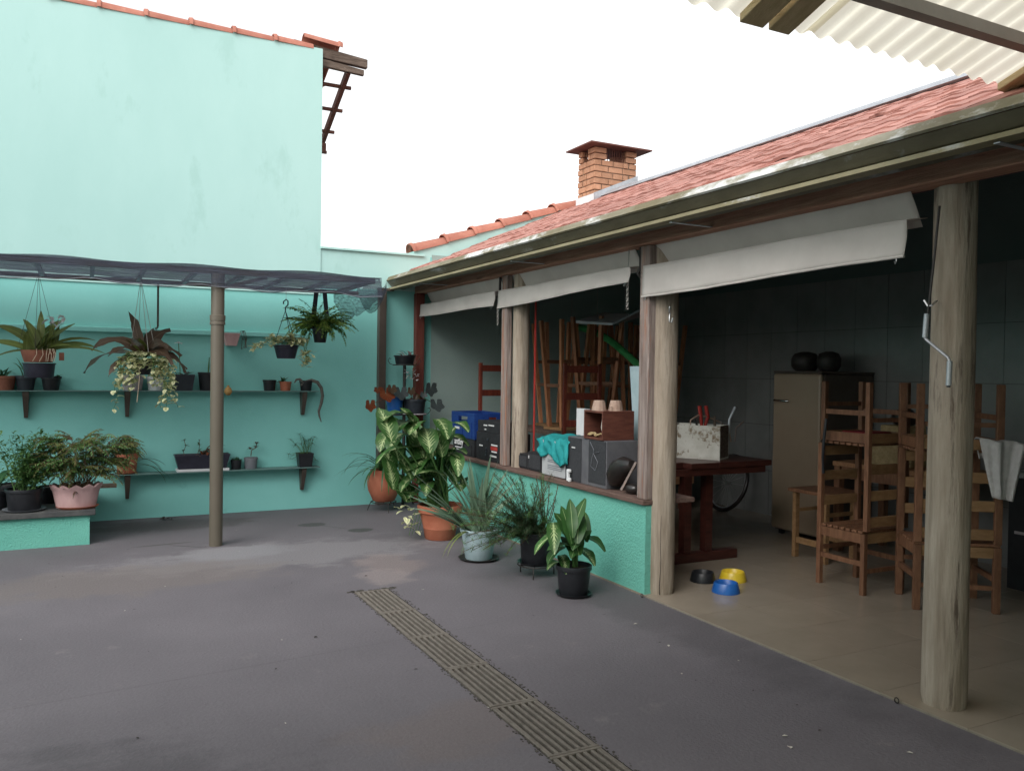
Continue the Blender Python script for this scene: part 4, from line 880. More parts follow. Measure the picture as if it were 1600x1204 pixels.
for i in range(7): x = p.x+U(-.02, .13); MB().tube([(x, HY-.13, p.z+.12), (x+U(-.02, .02), HY-.17, p.z+.07), (x+U(-.04, .02), HY-.165, p.z+.01)], .0035, 4).build('root', 'root', q)
f0 = ony(92, 500, HY-.05)
MB().tube([c0, c0.lerp(f0, .6)+Vector((-.02, 0, .05)), f0], .004, 4).build('stem', 'stem_green', q)
for i in range(12): leafo(q, 'petal_white', f0+Vector((U(-.07, .06), U(-.03, .03), U(-.04, .03))), U(0, 6.28), U(-.5, .9), U(.07, .11), .04, .8, 'oval', name='petal', n=4)
# brown leaved basket with trailing cream vine
p = ony(222, 585, HY); kk = mpp(p); q = plant('hanging_fern', 'navy hanging basket with large brown strap leaves', Vector((p.x, HY, p.z)), GH)
pot(q, Vector((p.x, HY, p.z)), 19*kk, 12*kk, 24*kk, 'navy_plastic', rim=.15)
c0 = Vector((p.x, HY, p.z+.17)); tx = ony(220, 440, HY).x
hang([c0+Vector((dx, dy, 0)) for dx, dy in ((-.11, -.03), (.12, -.02), (-.03, .1), (.05, -.1))], (tx, HY, zb_), q, 'chain', .003)
for i in range(9): leafo(q, 'leaf_orchid', c0+Vector((U(-.05, .05), U(-.05, .0), 0)), U(0, 6.28), U(1.0, 1.5), U(.16, .24), .075, U(.2, .8), 'oval', n=6)
for az, el, L_, w, dr in ((3.1, .45, .55, .085, 1.7), (3.3, .9, .34, .07, 2.0), (2.9, 1.1, .50, .08, 2.2), (1.9, 1.4, .42, .10, .7), (2.2, 1.35, .46, .06, .5), (.7, 1.05, .44, .10, .9), (.1, .8, .40, .09, 1.7), (-.2, .5, .46, .08, 1.9), (-.7, .7, .40, .08, 2.0), (.3, .35, .48, .06, 1.3), (4.3, 1.1, .36, .10, 1.8), (3.6, .2, .42, .06, 1.5), (5.4, 1.0, .36, .09, 1.6), (1.2, 1.3, .36, .08, 1.0)):
    leafo(q, 'leaf_brown', c0+Vector((U(-.04, .04), U(-.04, .04), -.01)), az, el, L_*1.05, w*1.15, dr, 'oval', n=9, fold=.15, wave=.12, roll=U(.3, 1.0)*(1 if math.cos(az) > 0 else -1))
q2 = plant('trailing_vine', 'cream and green vine trailing from the brown-leaved basket', Vector((p.x, HY-.1, p.z+.1)), GH)
for i in range(46):
    dx = U(-.22, .30); L_ = U(.08, .28) if dx < -.05 or dx > .06 else U(.03, .12)
    if dx < -.14: L_ = U(.2, .50)
    if dx > .2: L_ = U(.2, .48)
    s0 = c0+Vector((dx*.55, -.11, .03)); s1 = c0+Vector((dx, -.15+U(-.03, .03), -.02)); pts_ = [s0, s1]; nn = max(3, int(L_/.028))
    for k in range(nn): pts_.append(pts_[-1]+Vector((U(-.014, .014), U(-.01, .01), -L_/nn)))
    MB().tube(pts_, .0022, 4).build('stem', 'stem_green', q2)
    for k, a in enumerate(pts_): leafo(q2, 'leaf_pothos', a, U(0, 6.28), U(-.6, .5), U(.045, .068), U(.038, .056), U(.4, 1.2), 'oval', n=4)
for u, v0, v1 in ((217, 560, 628),): MB().tube([ony(u, v0, HY-.16), ony(u+1, 590, HY-.165), ony(u-3, v1, HY-.165)], .004, 5).build('root', 'root', q2)
# navy pot on plastic hook
p = ony(447, 560, HY); kk = mpp(p); q = plant('hanging_planter', 'navy hanging pot on hooked hanger with pale variegated trailing leaves', Vector((p.x, HY, p.z)), GH)
pot(q, Vector((p.x, HY, p.z)), 20*kk, 14*kk, 21*kk, 'navy_plastic', rim=.12)
c0 = Vector((p.x, HY, p.z+.15)); hk = ony(446, 485, HY)
for d in ((-.12, -.03), (.11, .06), (.03, -.11)): MB().tube([c0+Vector((d[0], d[1], 0)), hk], .0035, 5).build('hanger', 'slate_plastic', q)
MB().tube([hk, hk+Vector((0, 0, .03)), ony(450, 476, HY), ony(450, 470, HY), ony(447, 468, HY), ony(443, 471, HY), ony(443, 475, HY)], .007, 6).build('hook', 'slate_plastic', q, smooth=60)
MB().tube([ony(447, 468.5, HY), (ony(447, 468, HY).x, HY, zb_)], .002, 4).build('wire', 'chain', q)
for i in range(22):
    az = U(0, 6.28); s0 = c0+Vector((U(-.08, .08), U(-.08, .06), -.01)); d = Vector((math.cos(az), math.sin(az)*.7, 0)); r = U(.08, .16); pts_ = [s0, s0+d*r*.6+Vector((0, 0, U(.03, .09))), s0+d*r+Vector((0, 0, U(-.02, .05)))]
    if i < 5: pts_ = [s0, c0+Vector((.15, -.06, .02)), c0+Vector((.17+U(0, .05), -.08, -.1)), c0+Vector((.17+U(-.03, .05), -.08, -.1-U(.05, .14)))]
    elif i < 8: pts_ = [s0, c0+Vector((-.16, -.05, .04)), c0+Vector((-.26, -.06, -.02)), c0+Vector((-.32, -.06, -.05))]
    MB().tube(pts_, .0025, 4).build('stem', 'stem_green', q)
    for a in pts_[1:]:
        for k in range(5): leafo(q, 'leaf_pothos', a+Vector((U(-.03, .03), U(-.02, .02), U(-.02, .02))), U(0, 6.28), U(-.4, .9), U(.055, .085), U(.03, .045), .6, 'oval', n=4)
# boston fern
p = ony(500, 535, HY+.05); kk = mpp(p); hy = HY+.05; q = plant('hanging_fern', 'black hanging pot with bright green arching fern near net corner', Vector((p.x, hy, p.z)), GH)
pot(q, Vector((p.x, hy, p.z)), 13*kk, 9*kk, 22*kk, 'black_plastic', rim=.1)
c0 = Vector((p.x, hy, p.z+.15))
for d in (-.08, .08): MB().bar(c0+Vector((d, 0, -.01)), (p.x+d*.5, hy, zb_), .045, .006, (1, 0, 0)).build('strap', 'navy_plastic', q)
st = MB(); fos = [MB() for _ in range(3)]
for i in range(120):
    az = U(0, 6.28); frond(fos[i % 3], st, c0+Vector((U(-.05, .05), U(-.05, .05), 0)), az, U(.3, 1.3), U(.26, .46), U(.9, 1.9), U(.03, .05), 20, .0115)
st.build('stems', 'stem_green', q)
for i, m in enumerate(fos): stuff(m.build('fronds', ('leaf_fern', 'leaf_green', 'leaf_fern')[i], q))
# pink pot on the wall
p = ony(361, 540, YW-.09); q = plant('wall_planter', 'small pink wall pot half hidden behind the bronze pole', p)
sqpot(q, p, 25*K, 15*K, .16, .12, 20*K, 'pink_plastic')
MB().box(p.x-.05, p.x+.05, p.y+.07, YW-.001, p.z+.03, p.z+.06).build('bracket', 'dark_iron', q)
for i in range(5):
    b0 = p+Vector((.07+U(-.03, .04), -.02, .14)); pts_ = [b0, b0+Vector((.03, 0, .02)), b0+Vector((.05, 0, -.06)), b0+Vector((.04+U(-.02, .04), 0, -.16))]; MB().tube(pts_, .002, 4).build('stem', 'stem_brown', q)
    for a in pts_[1:]: leafo(q, 'leaf_slate', a, U(0, 6.28), U(-.5, .5), .035, .02, .5, 'oval', n=3)
# ================================================================= GROUND PLANTS
# terracotta belly pot in the corner
p = onz(597, 797); p.z = .0; p = Vector((p.x+.01, 8.72, 0)); kk = mpp(p)
q = plant('plant_ring_stand', 'low iron ring stand under the round terracotta pot', p, None, 'plant stand')
MB().tube([p+Vector((.14*math.cos(a*.3142*2), .14*math.sin(a*.3142*2), .10)) for a in range(11)], .006, 6, cap=False).build('ring', 'dark_iron', q)
for k in range(3):
    a = 2.1*k+.5; d = Vector((math.cos(a), math.sin(a), 0)); MB().tube([p+d*.14+Vector((0, 0, .10)), p+d*.17+Vector((0, 0, .03)), p+d*.18], .005, 5).build('leg', 'dark_iron', q)
pb = p+Vector((0, 0, .108)); q = plant('potted_plant', 'round terracotta pot with long drooping strap leaves in the corner', pb)
MB().lathe([(.10, 0), (.12, .01), (.17, .12), (.185, .20), (.175, .28), (.15, .33), (.152, .345), (.14, .345), (.135, .30), (.0001, .29)], pb, 28).build('pot', 'terracotta', q, smooth=50)
MB().lathe([(.12, .301), (.0001, .305)], pb, 20).build('soil', 'soil', q)
for i in range(26): leafo(q, 'leaf_deep' if i % 3 else 'leaf_green', pb+Vector((U(-.06, .06), U(-.06, .06), .30)), U(2.2, 4.6) if i < 16 else U(0, 6.28), U(.5, 1.3), U(.35, .62), .024, U(1.4, 2.6), 'strap', n=9)
for i in range(3):
    t_ = [pb+Vector((-.02, -.05, .3)), pb+Vector((.0+.03*i, -.08, .48)), pb+Vector((.0+.05*i, -.12, .58+.03*i))]; MB().tube(t_, .003, 4).build('stem', 'stem_brown', q)
    for k in range(6): leafo(q, 'petal_pink', t_[2]+Vector((U(-.04, .04), U(-.03, .03), U(-.04, .04))), U(0, 6.28), U(-.4, .6), .035, .025, .4, 'oval', name='petal', n=3)
# iron plant stand with trays
s0 = Vector((3.20, 8.93, 0)); kk = mpp(s0)
zt1, zt2 = ony(632, 570, 8.93).z, ony(632, 647, 8.93).z
ps = thing('plant_stand', 'tall black iron plant stand with two curled trays by red post', 'plant stand', s0)
MB().tube([s0, s0+Vector((0, 0, zt1))], .018, 10).build('pole', 'dark_iron', ps, smooth=50)
for k in range(3):
    a = 2.09*k+.4; d = Vector((math.cos(a), math.sin(a), 0)); MB().tube([s0+Vector((0, 0, .25)), s0+d*.1+Vector((0, 0, .12)), s0+d*.16+Vector((0, 0, .008))], .009, 6).build('leg', 'dark_iron', ps)
trays = []
for z, cs in ((zt1, ((0, 0, .13),)), (zt2, ((-.12, -.02, .13), (.11, -.04, .13)))):
    for cx_, cy_, r in cs:
        c_ = s0+Vector((cx_, cy_, z)); trays.append(c_)
        MB().tube([c_+Vector((r*math.cos(k*.3927), r*math.sin(k*.3927), 0)) for k in range(17)], .006, 5, cap=False).build('tray_ring', 'dark_iron', ps)
        MB().bar(c_-Vector((r, 0, 0)), c_+Vector((r, 0, 0)), .006, .018).build('tray_bar', 'dark_iron', ps); MB().bar(c_-Vector((0, r, .002)), c_+Vector((0, r, -.002)), .006, .018).build('tray_bar', 'dark_iron', ps)
        for s_ in (-1, 1):
            b0 = c_+Vector((s_*r, 0, 0)); MB().tube([b0, b0+Vector((s_*.04, 0, .01)), b0+Vector((s_*.065, 0, .045)), b0+Vector((s_*.05, 0, .075)), b0+Vector((s_*.03, 0, .065))], .004, 5).build('scroll', 'dark_iron', ps)
c_ = trays[0]+Vector((0, 0, .007)); q = plant('potted_plant', 'low black pot with pink flowers on top of the iron stand', c_)
pot(q, c_, .125, .10, .10, 'black_plastic', rim=.2)
for i in range(10): leafo(q, ('petal_pink', 'leaf_rust', 'leaf_slate')[i % 3], c_+Vector((U(-.1, .1), -.05, .09)), U(0, 6.28), U(.2, 1.4), U(.06, .13), .045, U(.4, 1.4), 'oval', n=4)
fl0 = ony(645, 584, 8.8)
t_ = [c_+Vector((.08, -.04, .09)), c_+Vector((.16, -.08, .10)), fl0+Vector((0, 0, .06)), fl0-Vector((0, 0, .05))]; MB().tube(t_, .004, 4).build('stem', 'stem_brown', q)
for i in range(20): leafo(q, 'petal_white' if i % 3 else 'petal_pink', fl0+Vector((U(-.07, .07), U(-.04, .04), U(-.07, .06))), U(0, 6.28), U(-.6, .7), U(.03, .05), .03, .4, 'oval', name='petal', n=3)
c_ = trays[1]+Vector((0, 0, .007)); q = plant('potted_begonia', 'bright blue pot with rust red lobed leaves on iron stand', c_)
pot(q, c_, .105, .075, .19, 'blue_plastic', rim=.1)
def lobed(par, mat, c, nrm_az, size, tilt, name='leaf'):
    """maple-like leaf: pointed lobes round a centre"""
    n = 10; m = MB(); c = Vector(c); ax = Vector((-math.sin(nrm_az), math.cos(nrm_az), 0)); uq = Vector((-math.sin(tilt)*math.cos(nrm_az), -math.sin(tilt)*math.sin(nrm_az), math.cos(tilt)))*-1
    nm = ax.cross(uq); pts_ = []
    for i in range(n*4):
        a = -math.pi*.9+i/(n*4-1)*math.pi*1.8; tri = 1-abs(((a/(math.pi*1.8)+.5)*5) % 1*2-1); r = size*(.70+.26*tri+.07*abs(math.sin(a*9)))*(1-.18*abs(a)/3); pts_.append(c+uq*(r*math.cos(a))+ax*(r*math.sin(a))-nm*(.22*r*r/size))
    o = len(m.v); m.v.append(c); m.v += pts_
    for i in range(len(pts_)-1): m.uv[len(m.f)] = [(.5, .1), (.5+.4*math.sin(i), .6), (.5+.4*math.sin(i+1), .8)]; m.f.append((0, i+1, i+2))
    return m.build(name, mat, par, smooth=80)
for u, v, s_, mt in ((578, 632, .085, 'leaf_rust'), (603, 615, .12, 'leaf_rust'), (612, 607, .07, 'leaf_brown'), (626, 613, .10, 'leaf_slate'), (590, 608, .05, 'leaf_rust')):
    e_ = ony(u, v, 8.78); MB().tube([c_+Vector((0, 0, .16)), c_+Vector((0, -.05, .22)), e_], .004, 4).build('stem', 'leaf_rust', q); lobed(q, mt, e_, -1.57+U(-.4, .4), s_, U(-.4, .5))
c_ = trays[2]+Vector((0, 0, .007)); q = plant('potted_begonia', 'black pot with grey lobed begonia leaves on iron stand', c_)
pot(q, c_, .135, .105, .165, 'slate_plastic', rim=.2)
MB().lathe([(.135, .0), (.14, .006), (.13, .012), (.0001, .012)], c_-Vector((0, 0, .0065)), 20).build('saucer', 'mauve_plastic', q)
for u, v, s_, mt in ((673, 606, .10, 'leaf_slate'), (682, 632, .105, 'leaf_slate'), (642, 610, .06, 'leaf_brown'), (662, 616, .05, 'leaf_slate')):
    e_ = ony(u, v, 8.75); MB().tube([c_+Vector((0, 0, .14)), c_+Vector((.05, -.05, .20)), e_], .004, 4).build('stem', 'stem_green', q); lobed(q, mt, e_, -1.57+U(-.5, .5), s_, U(-.3, .6))
for i in range(8): leafo(q, 'leaf_brown', c_+Vector((U(-.08, .08), -.04, .15)), U(0, 6.28), U(.5, 1.4), U(.06, .12), .03, .6, 'oval', n=3)
def face(q, mt, e_, cx_, L_, w, ms_, b0, k, up_=None):
    """broad leaf whose upper side is turned to the yard: drooping forwards, or upright and leaning back"""
    toward = math.atan2(-e_.y, -e_.x); side = max(-1, min(1, (e_.x-cx_)/.3))
    if (k % 3 == 0) if up_ is None else up_: az = toward+math.pi-side*.9+U(-.5, .5); el = U(.95, 1.35); dr = U(.3, .9)
    else: az = toward+side*1.0+U(-.6, .6); el = U(.0, .55); dr = U(.9, 1.5)
    am = el-dr*.4; d = Vector((math.cos(am)*math.cos(az), math.cos(am)*math.sin(az), math.sin(am))); s0 = e_-d*(L_*.45)
    ms_.tube([b0, b0.lerp(s0, .55)+Vector((0, 0, .05)), s0], [.009, .008, .005], 6)
    leafo(q, mt, s0, az, el, L_, w, dr, 'oval', n=9, fold=.22, wave=.04)
# big dieffenbachia
p = onz(687, 845); p.y += .12; p.x += .05; kk = mpp(p); q = plant('potted_dieffenbachia', 'large terracotta pot with tall cream-veined dieffenbachia', p)
MB().lathe([(22*kk, 0), (23.5*kk, .008), (26*kk, .10), (26.6*kk, .104), (26.4*kk, .112), (31.5*kk, .235), (32*kk, .24), (34.5*kk, .25), (36*kk, .30), (35.5*kk, .315), (32.5*kk, .315), (31.5*kk, .27), (.001, .265)], p, 32).build('pot', 'terracotta', q, smooth=45)
MB().lathe([(31*kk, .272), (.0001, .285)], p, 24).build('soil', 'soil', q)
ms_ = MB()
canes = [p+Vector((dx, dy, .27)) for dx, dy in ((-.04, -.02), (.05, .03), (0, .06), (-.08, .04), (.06, -.05))]
D = [(603, 665, .36, .17), (618, 655, .36, .17), (632, 670, .32, .16), (650, 690, .36, .18), (604, 690, .30, .15), (612, 712, .32, .15), (640, 655, .26, .14), (690, 668, .34, .15), (714, 668, .36, .14), (668, 688, .34, .17), (686, 702, .32, .16), (700, 715, .30, .14), (630, 725, .32, .15), (655, 735, .30, .15), (676, 742, .30, .15), (610, 742, .28, .13), (642, 755, .28, .13), (695, 740, .3, .14), (660, 712, .36, .17), (640, 706, .34, .17), (622, 690, .32, .16), (700, 690, .3, .14), (714, 725, .3, .12), (668, 762, .26, .12), (690, 765, .26, .12), (650, 668, .3, .15), (672, 718, .34, .16)]
for k, (u, v, L_, w) in enumerate(D):
    e_ = ony(u, v, p.y+U(-.25, .12)); face(q, 'leaf_dieff', e_, p.x, L_*1.08, w*1.2, ms_, canes[k % 5], k)
for k in range(26):
    u, v = U(602, 718), U(668, 778); face(q, 'leaf_dieff', ony(u, v, p.y+U(-.15, .2)), p.x, U(.26, .34), U(.15, .2), ms_, canes[k % 5], k)
ms_.build('stems', 'stem_green', q, smooth=60)
for i in range(24): leafo(q, 'leaf_pothos', p+Vector((-.28+U(-.08, .08), -.0+U(-.05, .15), U(.06, .30))), U(0, 6.28), U(-.5, .8), U(.05, .09), .04, .7, 'oval', n=4, name='vine_leaf')
for i in range(4): MB().tube([p+Vector((-.12, 0, .30)), p+Vector((-.24+.03*i, .02, .26)), p+Vector((-.30+.04*i, .03*i, .05))], .003, 4).build('vine_stem', 'stem_green', q)
# aloe in the pale blue pot
p = onz(748, 878); p.y += .10; p.x += .045; kk = mpp(p)
saucer(p, 32*kk, 'dark_iron', 'wide dark saucer under the pale blue pot', .02)
p = p+Vector((0, 0, .009)); q = plant('potted_aloe', 'pale blue pot with spreading grey-green aloe', p)
pot(q, p, 30*kk, 21*kk, 47*kk, 'lightblue_plastic', rim=.12)
c0 = p+Vector((0, 0, .19))
al = [(640, 778), (652, 745), (683, 735), (700, 728), (727, 722), (745, 716), (765, 714), (778, 722), (790, 735), (672, 770), (718, 745), (735, 735), (755, 728), (812, 745), (664, 790), (690, 780), (705, 760), (745, 745), (768, 745), (785, 755), (800, 765), (700, 800)]
al += [(u+U(-14, 14), v+U(-6, 22)) for u, v in al[:18]]
for k, (u, v) in enumerate(al):
    e_ = ony(u, v, p.y+U(-.25, .12)); d = e_-c0; az = math.atan2(d.y, d.x); L_ = d.length*1.06; el = math.atan2(d.z, math.hypot(d.x, d.y))
    leafo(q, 'leaf_aloe', c0+Vector((U(-.05, .05), U(-.05, .05), -.02)), az, el+.16, L_, U(.065, .09), U(.25, .5), 'lance', n=8, fold=.35, roll=U(.2, .9)*(1 if math.cos(az) > 0 else -1))
for u, v in ((690, 825), (700, 815)): 
    e_ = ony(u, v, p.y-.2); d = e_-c0; leafo(q, 'leaf_orchid', c0, math.atan2(d.y, d.x), .5, d.length*1.1, .03, 1.7, 'lance', n=8, name='dry_leaf')
# black pot with asparagus fern on a wire stand
p = onz(838, 905); p.y += .02; kk = mpp(p); p = Vector((3.05, 5.52, 0)); kk = mpp(p)
q = plant('wire_plant_stand', 'low black wire stand under the pot with spindly asparagus fern', p, None, 'plant stand')
zs = .085
MB().tube([p+Vector((.14*math.cos(k*.3142), .14*math.sin(k*.3142), zs)) for k in range(21)], .005, 6, cap=False).build('ring', 'dark_iron', q)
for k in range(3):
    a = 2.09*k-2.2; d = Vector((math.cos(a), math.sin(a), 0)); MB().tube([p-d*.13+Vector((0, 0, zs-.003)), p+d*.14+Vector((0, 0, zs-.003)), p+d*.15+Vector((0, 0, .04)), p+d*.15], .005, 5).build('leg', 'dark_iron', q)
pb = p+Vector((0, 0, zs+.006)); q = plant('potted_asparagus', 'black pot with spindly dark asparagus fern on wire stand', pb)
pot(q, pb, 28*kk, 23*kk, 50*kk, 'black_plastic', rim=.16)
MB().lathe([(.12, 0), (.145, .02), (.138, .02), (.118, .004)], pb-Vector((0, 0, .001)), 24).build('saucer', 'black_plastic', q)
c0 = pb+Vector((0, 0, .19)); st, fo, fo2 = MB(), MB(), MB()
for i in range(120):
    u, v = (U(762, 868), U(738, 850)) if i < 84 else (U(705, 800), U(770, 868)); e_ = ony(u, v, p.y+U(-.25, .22)); b0 = c0+Vector((U(-.09, .06), U(-.06, .06), 0))
    n_ = 9; ctl = b0.lerp(e_, .5)+Vector((0, 0, .10)); pts_ = [b0*(1-k/n_)**2+ctl*2*(k/n_)*(1-k/n_)+e_*(k/n_)**2 for k in range(n_+1)]
    st.tube(pts_, .002, 4, cap=False)
    for k in range(2, n_+1):
        for j in range(15): (fo if i % 3 else fo2).leaf(pts_[k]+Vector((U(-.012, .012), U(-.012, .012), U(-.012, .012))), U(0, 6.28), U(-.6, 1.0), U(.026, .05), .0042, .3, 'lance', n=1)
for u, v in ((858, 756), (872, 757), (848, 770), (838, 748), (866, 790)):
    e_ = ony(u, v, p.y-.02); b0 = c0+Vector((.04, -.02, 0)); ctl = b0.lerp(e_, .5)+Vector((.03, 0, .02)); n_ = 14; pts_ = [b0*(1-k/n_)**2+ctl*2*(k/n_)*(1-k/n_)+e_*(k/n_)**2 for k in range(n_+1)]
    st.tube(pts_, .0035, 5)
    for k in range(4, n_+1):
        for j in range(3): fo.leaf(pts_[k], j*2.1+k, .3, .028, .008, .2, 'lance', n=1)
st.build('stems', 'stem_brown', q); stuff(fo.build('foliage', 'leaf_asparagus', q)); stuff(fo2.build('foliage', 'leaf_feather', q))
for i in range(10): leafo(q, 'leaf_brown', c0+Vector((U(-.1, .1), U(-.1, .0), 0)), U(0, 6.28), U(.2, 1), U(.06, .14), .012, U(.5, 1.5), 'strap', n=4, name='dry_leaf')
# nearest black pot
p = onz(898, 936); p.y += .10; p.x += .05; kk = mpp(p)
saucer(p, 29*kk, 'black_plastic', 'black saucer under the nearest black pot by the low wall', .022)
p = p+Vector((0, 0, .009)); q = plant('potted_dieffenbachia', 'nearest black pot with dark green broad-leaved plant by low wall', p)
pot(q, p, 28.5*kk, 22.5*kk, 46*kk, 'black_plastic', rim=.2)
c0 = p+Vector((0, 0, .18)); ms_ = MB()
for k in range(2): ms_.tube([c0+Vector((.02*k, 0, 0)), c0+Vector((.03*k-.01, 0, .14)), c0+Vector((.04*k, 0, .26))], .012, 6)
ms_.build('stems', 'stem_green', q)
for k, (u, v, L_, w, up_) in enumerate(((893, 812, .30, .09, 1), (905, 806, .30, .09, 1), (880, 825, .28, .12, 1), (916, 825, .26, .07, 1), (895, 838, .32, .15, 1), (908, 842, .30, .14, 0), (865, 838, .36, .11, 0), (858, 848, .30, .10, 0), (880, 858, .28, .12, 0), (922, 850, .32, .11, 0), (915, 868, .28, .10, 0), (872, 866, .26, .10, 0), (890, 852, .30, .14, 0), (900, 862, .24, .10, 0), (880, 880, .24, .09, 0), (868, 884, .2, .08, 0), (886, 822, .3, .1, 1), (904, 826, .3, .12, 1))):
    face(q, 'leaf_dieff' if k in (6, 7, 10, 14, 15) else 'leaf_dieff_dark', ony(u, v, p.y+U(-.10, .08)), p.x, L_*.95, w, MB(), c0, k, up_)
# ================================================================= BLINDS
def blind(y0, y1, ztop, zfold, zbot0, zbot1, label, box=True):
    b_ = thing('roller_blind', label, 'blind', (XF+.05, (y0+y1)/2, min(zbot0, zbot1)), 'roller blinds of the porch')
    X = XF+.045
    MB().grid(lambda a, c: (X-.02+.115*c+.004*math.sin(a*9+c*3), y0+.03+(y1-y0-.06)*a, ztop-(ztop-zfold-.0)*c*1.1), 40, 5).build('upper_fabric', 'blind', b_, smooth=60, thick=.003)
    def low(a, c):
        zb = zbot0+(zbot1-zbot0)*a+.003*math.sin(a*math.pi*2.2)
        return (X-.058-.012*c+.003*math.sin(a*7)*c+.003*math.sin(a*31+c*5)+.007*math.sin(a*4.5+c*2.5)*math.sin(c*3.1), y0+(y1-y0)*a, zfold+.003*math.sin(a*6)-(zfold-zb)*c)
    MB().grid(low, 60, 7).build('lower_fabric', 'blind', b_, smooth=60, thick=.004)
    MB().grid(lambda a, c: (X-.056+.145*c, y0+(y1-y0)*a, zfold+.003*math.sin(a*6)+.02*c), 40, 1).build('fold', 'blind', b_, smooth=60, thick=.003)
    MB().tube([low(k/40, 1) for k in range(41)], .007, 6).build('hem', 'blind', b_, smooth=60)
    for a in (.02, .98):
        h_ = Vector(low(a, 1)); MB().tube([h_, h_+Vector((0, 0, -.02)), h_+Vector((-.008, 0, -.032)), h_+Vector((-.014, 0, -.02))], .0025, 5).build('hook', 'steel', b_)
    return b_
blind(2.66, 4.74, 2.47, 2.29, 2.115, 2.075, 'longest cream roller blind, nearest the camera, with sagging hem')
blind(4.90, 7.02, 2.47, 2.30, 2.195, 2.135, 'middle cream roller blind between the two square posts')
blind(7.10, 9.06, 2.47, 2.30, 2.165, 2.165, 'farthest cream roller blind next to the back wall')
for (y, z0_, z1_, lb) in ((7.06, 2.16, 1.97, 'twisted chain hanging left of the middle blind'), (4.95, 2.20, 2.0, 'twisted chain hanging left of the nearest blind')):
    m = MB(); z = z0_; k = 0
    while z > z1_:
        a = (k % 2)*1.57; m.tube([(XF+.0+.009*math.cos(t*.7854)*math.cos(a), y+.009*math.cos(t*.7854)*math.sin(a), z+.012*math.sin(t*.7854)) for t in range(9)], .003, 4, cap=False); z -= .019; k += 1
    m.tube([(XF+.0, y, z0_), (XF+.01, y, 2.44)], .0025, 4); tag(m.build('blind_chain', 'chain', smooth=60), lb, 'chain')
for y in (7.06, 4.82):
    tag(MB().tube([(XF+.02, y, 2.43), (XF+.02, y, 2.30), (XF-.01, y-.01, 2.24), (XF+.02, y-.02, 2.21)], .012, 6).build('blind_bracket', 'dark_iron', smooth=60), 'dark bracket between the '+('far and middle' if y > 6 else 'middle and nearest')+' blinds', 'bracket')
# crank on the near log column
cy = 2.56; P_ = lambda u, v: onx(u, v, 3.44)
ck = thing('blind_crank', 'steel blind crank handle hooked on the nearest log column', 'crank', P_(1483, 600))
MB().tube([onx(1468, 322, 3.47), P_(1460, 400), P_(1450, 490)], .006, 6).build('rod', 'dark_iron', ck)
MB().tube([P_(1448, 490), P_(1445, 527)], .012, 8).build('grip', 'galv', ck, smooth=60)
MB().tube([P_(1445, 527), P_(1448, 531), P_(1481, 558), P_(1484, 564)], .007, 6).build('arm', 'galv', ck, smooth=60)
MB().tube([P_(1484, 564), P_(1482, 602)], .012, 8).build('grip', 'galv', ck, smooth=60); MB().tube([P_(1482, 602), P_(1482, 605)], .008, 8).build('tip', 'black_plastic', ck)
MB().tube([P_(1444, 469), P_(1450, 478), P_(1456, 477), onx(1464, 470, 3.5)], .005, 5).build('hook', 'steel', ck)
hk_ = onx(1047, 490, 3.51)
tag(MB().tube([hk_+Vector((0, 0, .035)), hk_+Vector((-.012, -.01, .045)), hk_+Vector((-.014, -.01, .01)), hk_, hk_+Vector((-.012, -.01, -.02)), hk_+Vector((-.01, -.01, -.055)), hk_+Vector((-.006, -.03, -.06)), hk_+Vector((-.004, -.035, -.03))], .006, 6).build('wall_hook', 'steel', smooth=60), 'steel double hook screwed to the log column beside low wall', 'hook')
for u, v, lb in ((1401, 1098, 'small dark ring fixed at floor edge near the close column'), (1003, 933, 'small dark ring fixed at the foot of the low wall end')):
    r0 = onz(u, v); tag(MB().tube([r0+Vector((0, .012*math.cos(k*.7854), .014+.013*math.sin(k*.7854))) for k in range(9)], .003, 5, cap=False).build('floor_ring', 'dark_iron'), lb, 'ring')
# ================================================================= THINGS ON THE SILL
ZS = .669
def span(u0, u1, X, v=700): return sorted((onx(u0, v, X).y, onx(u1, v, X).y))
def zat(u, v, X): return onx(u, v, X).z
# black crate with blue crate on it
XA = XF+.03
y0, y1 = span(706, 748, XA, 690); 
def crate(name, mat, x0, x1, y0, y1, z0, z1, label):
    c = thing(name, label, 'crate', ((x0+x1)/2, (y0+y1)/2, z0)); t_ = .012
    MB().box(x0+.004, x1-.004, y0+.004, y1-.004, z0, z0+t_).build('bottom', mat, c)
    zz = z0+t_; h = z1-zz; za_, zb2 = zz+h*.62, zz+h*.84
    for side in range(4):
        m = MB()
        if side < 2:
            X = x0 if side == 0 else x1-t_; a, b = y0, y1; mk = lambda p0, p1, q0, q1: m.box(X, X+t_, p0, p1, q0, q1)
        else:
            Y = y0 if side == 2 else y1-t_; a, b = x0+t_+.001, x1-t_-.001; mk = lambda p0, p1, q0, q1: m.box(p0, p1, Y, Y+t_, q0, q1)
        mid = (a+b)/2; hw = (b-a)*.2
        mk(a, b, zz, za_); mk(a, mid-hw, za_, zb2); mk(mid+hw, b, za_, zb2); mk(a, b, zb2, z1); m.build('side_panel', mat, c, bevel=.002)
        for q in (.12, .5, .88):
            pp = a+(b-a)*q; m2 = MB()
            if side < 2: m2.box((x0-.006) if side == 0 else x1, x0 if side == 0 else x1+.006, pp-.008, pp+.008, zz, za_)
            else: m2.box(pp-.008, pp+.008, (y0-.006) if side == 2 else y1, y0 if side == 2 else y1+.006, zz, za_)
            m2.build('rib', mat, c)
    return c
zk1 = zat(712, 681, XA); zk2 = zat(703, 641, XA)
yb0, yb1 = 7.62, 8.16
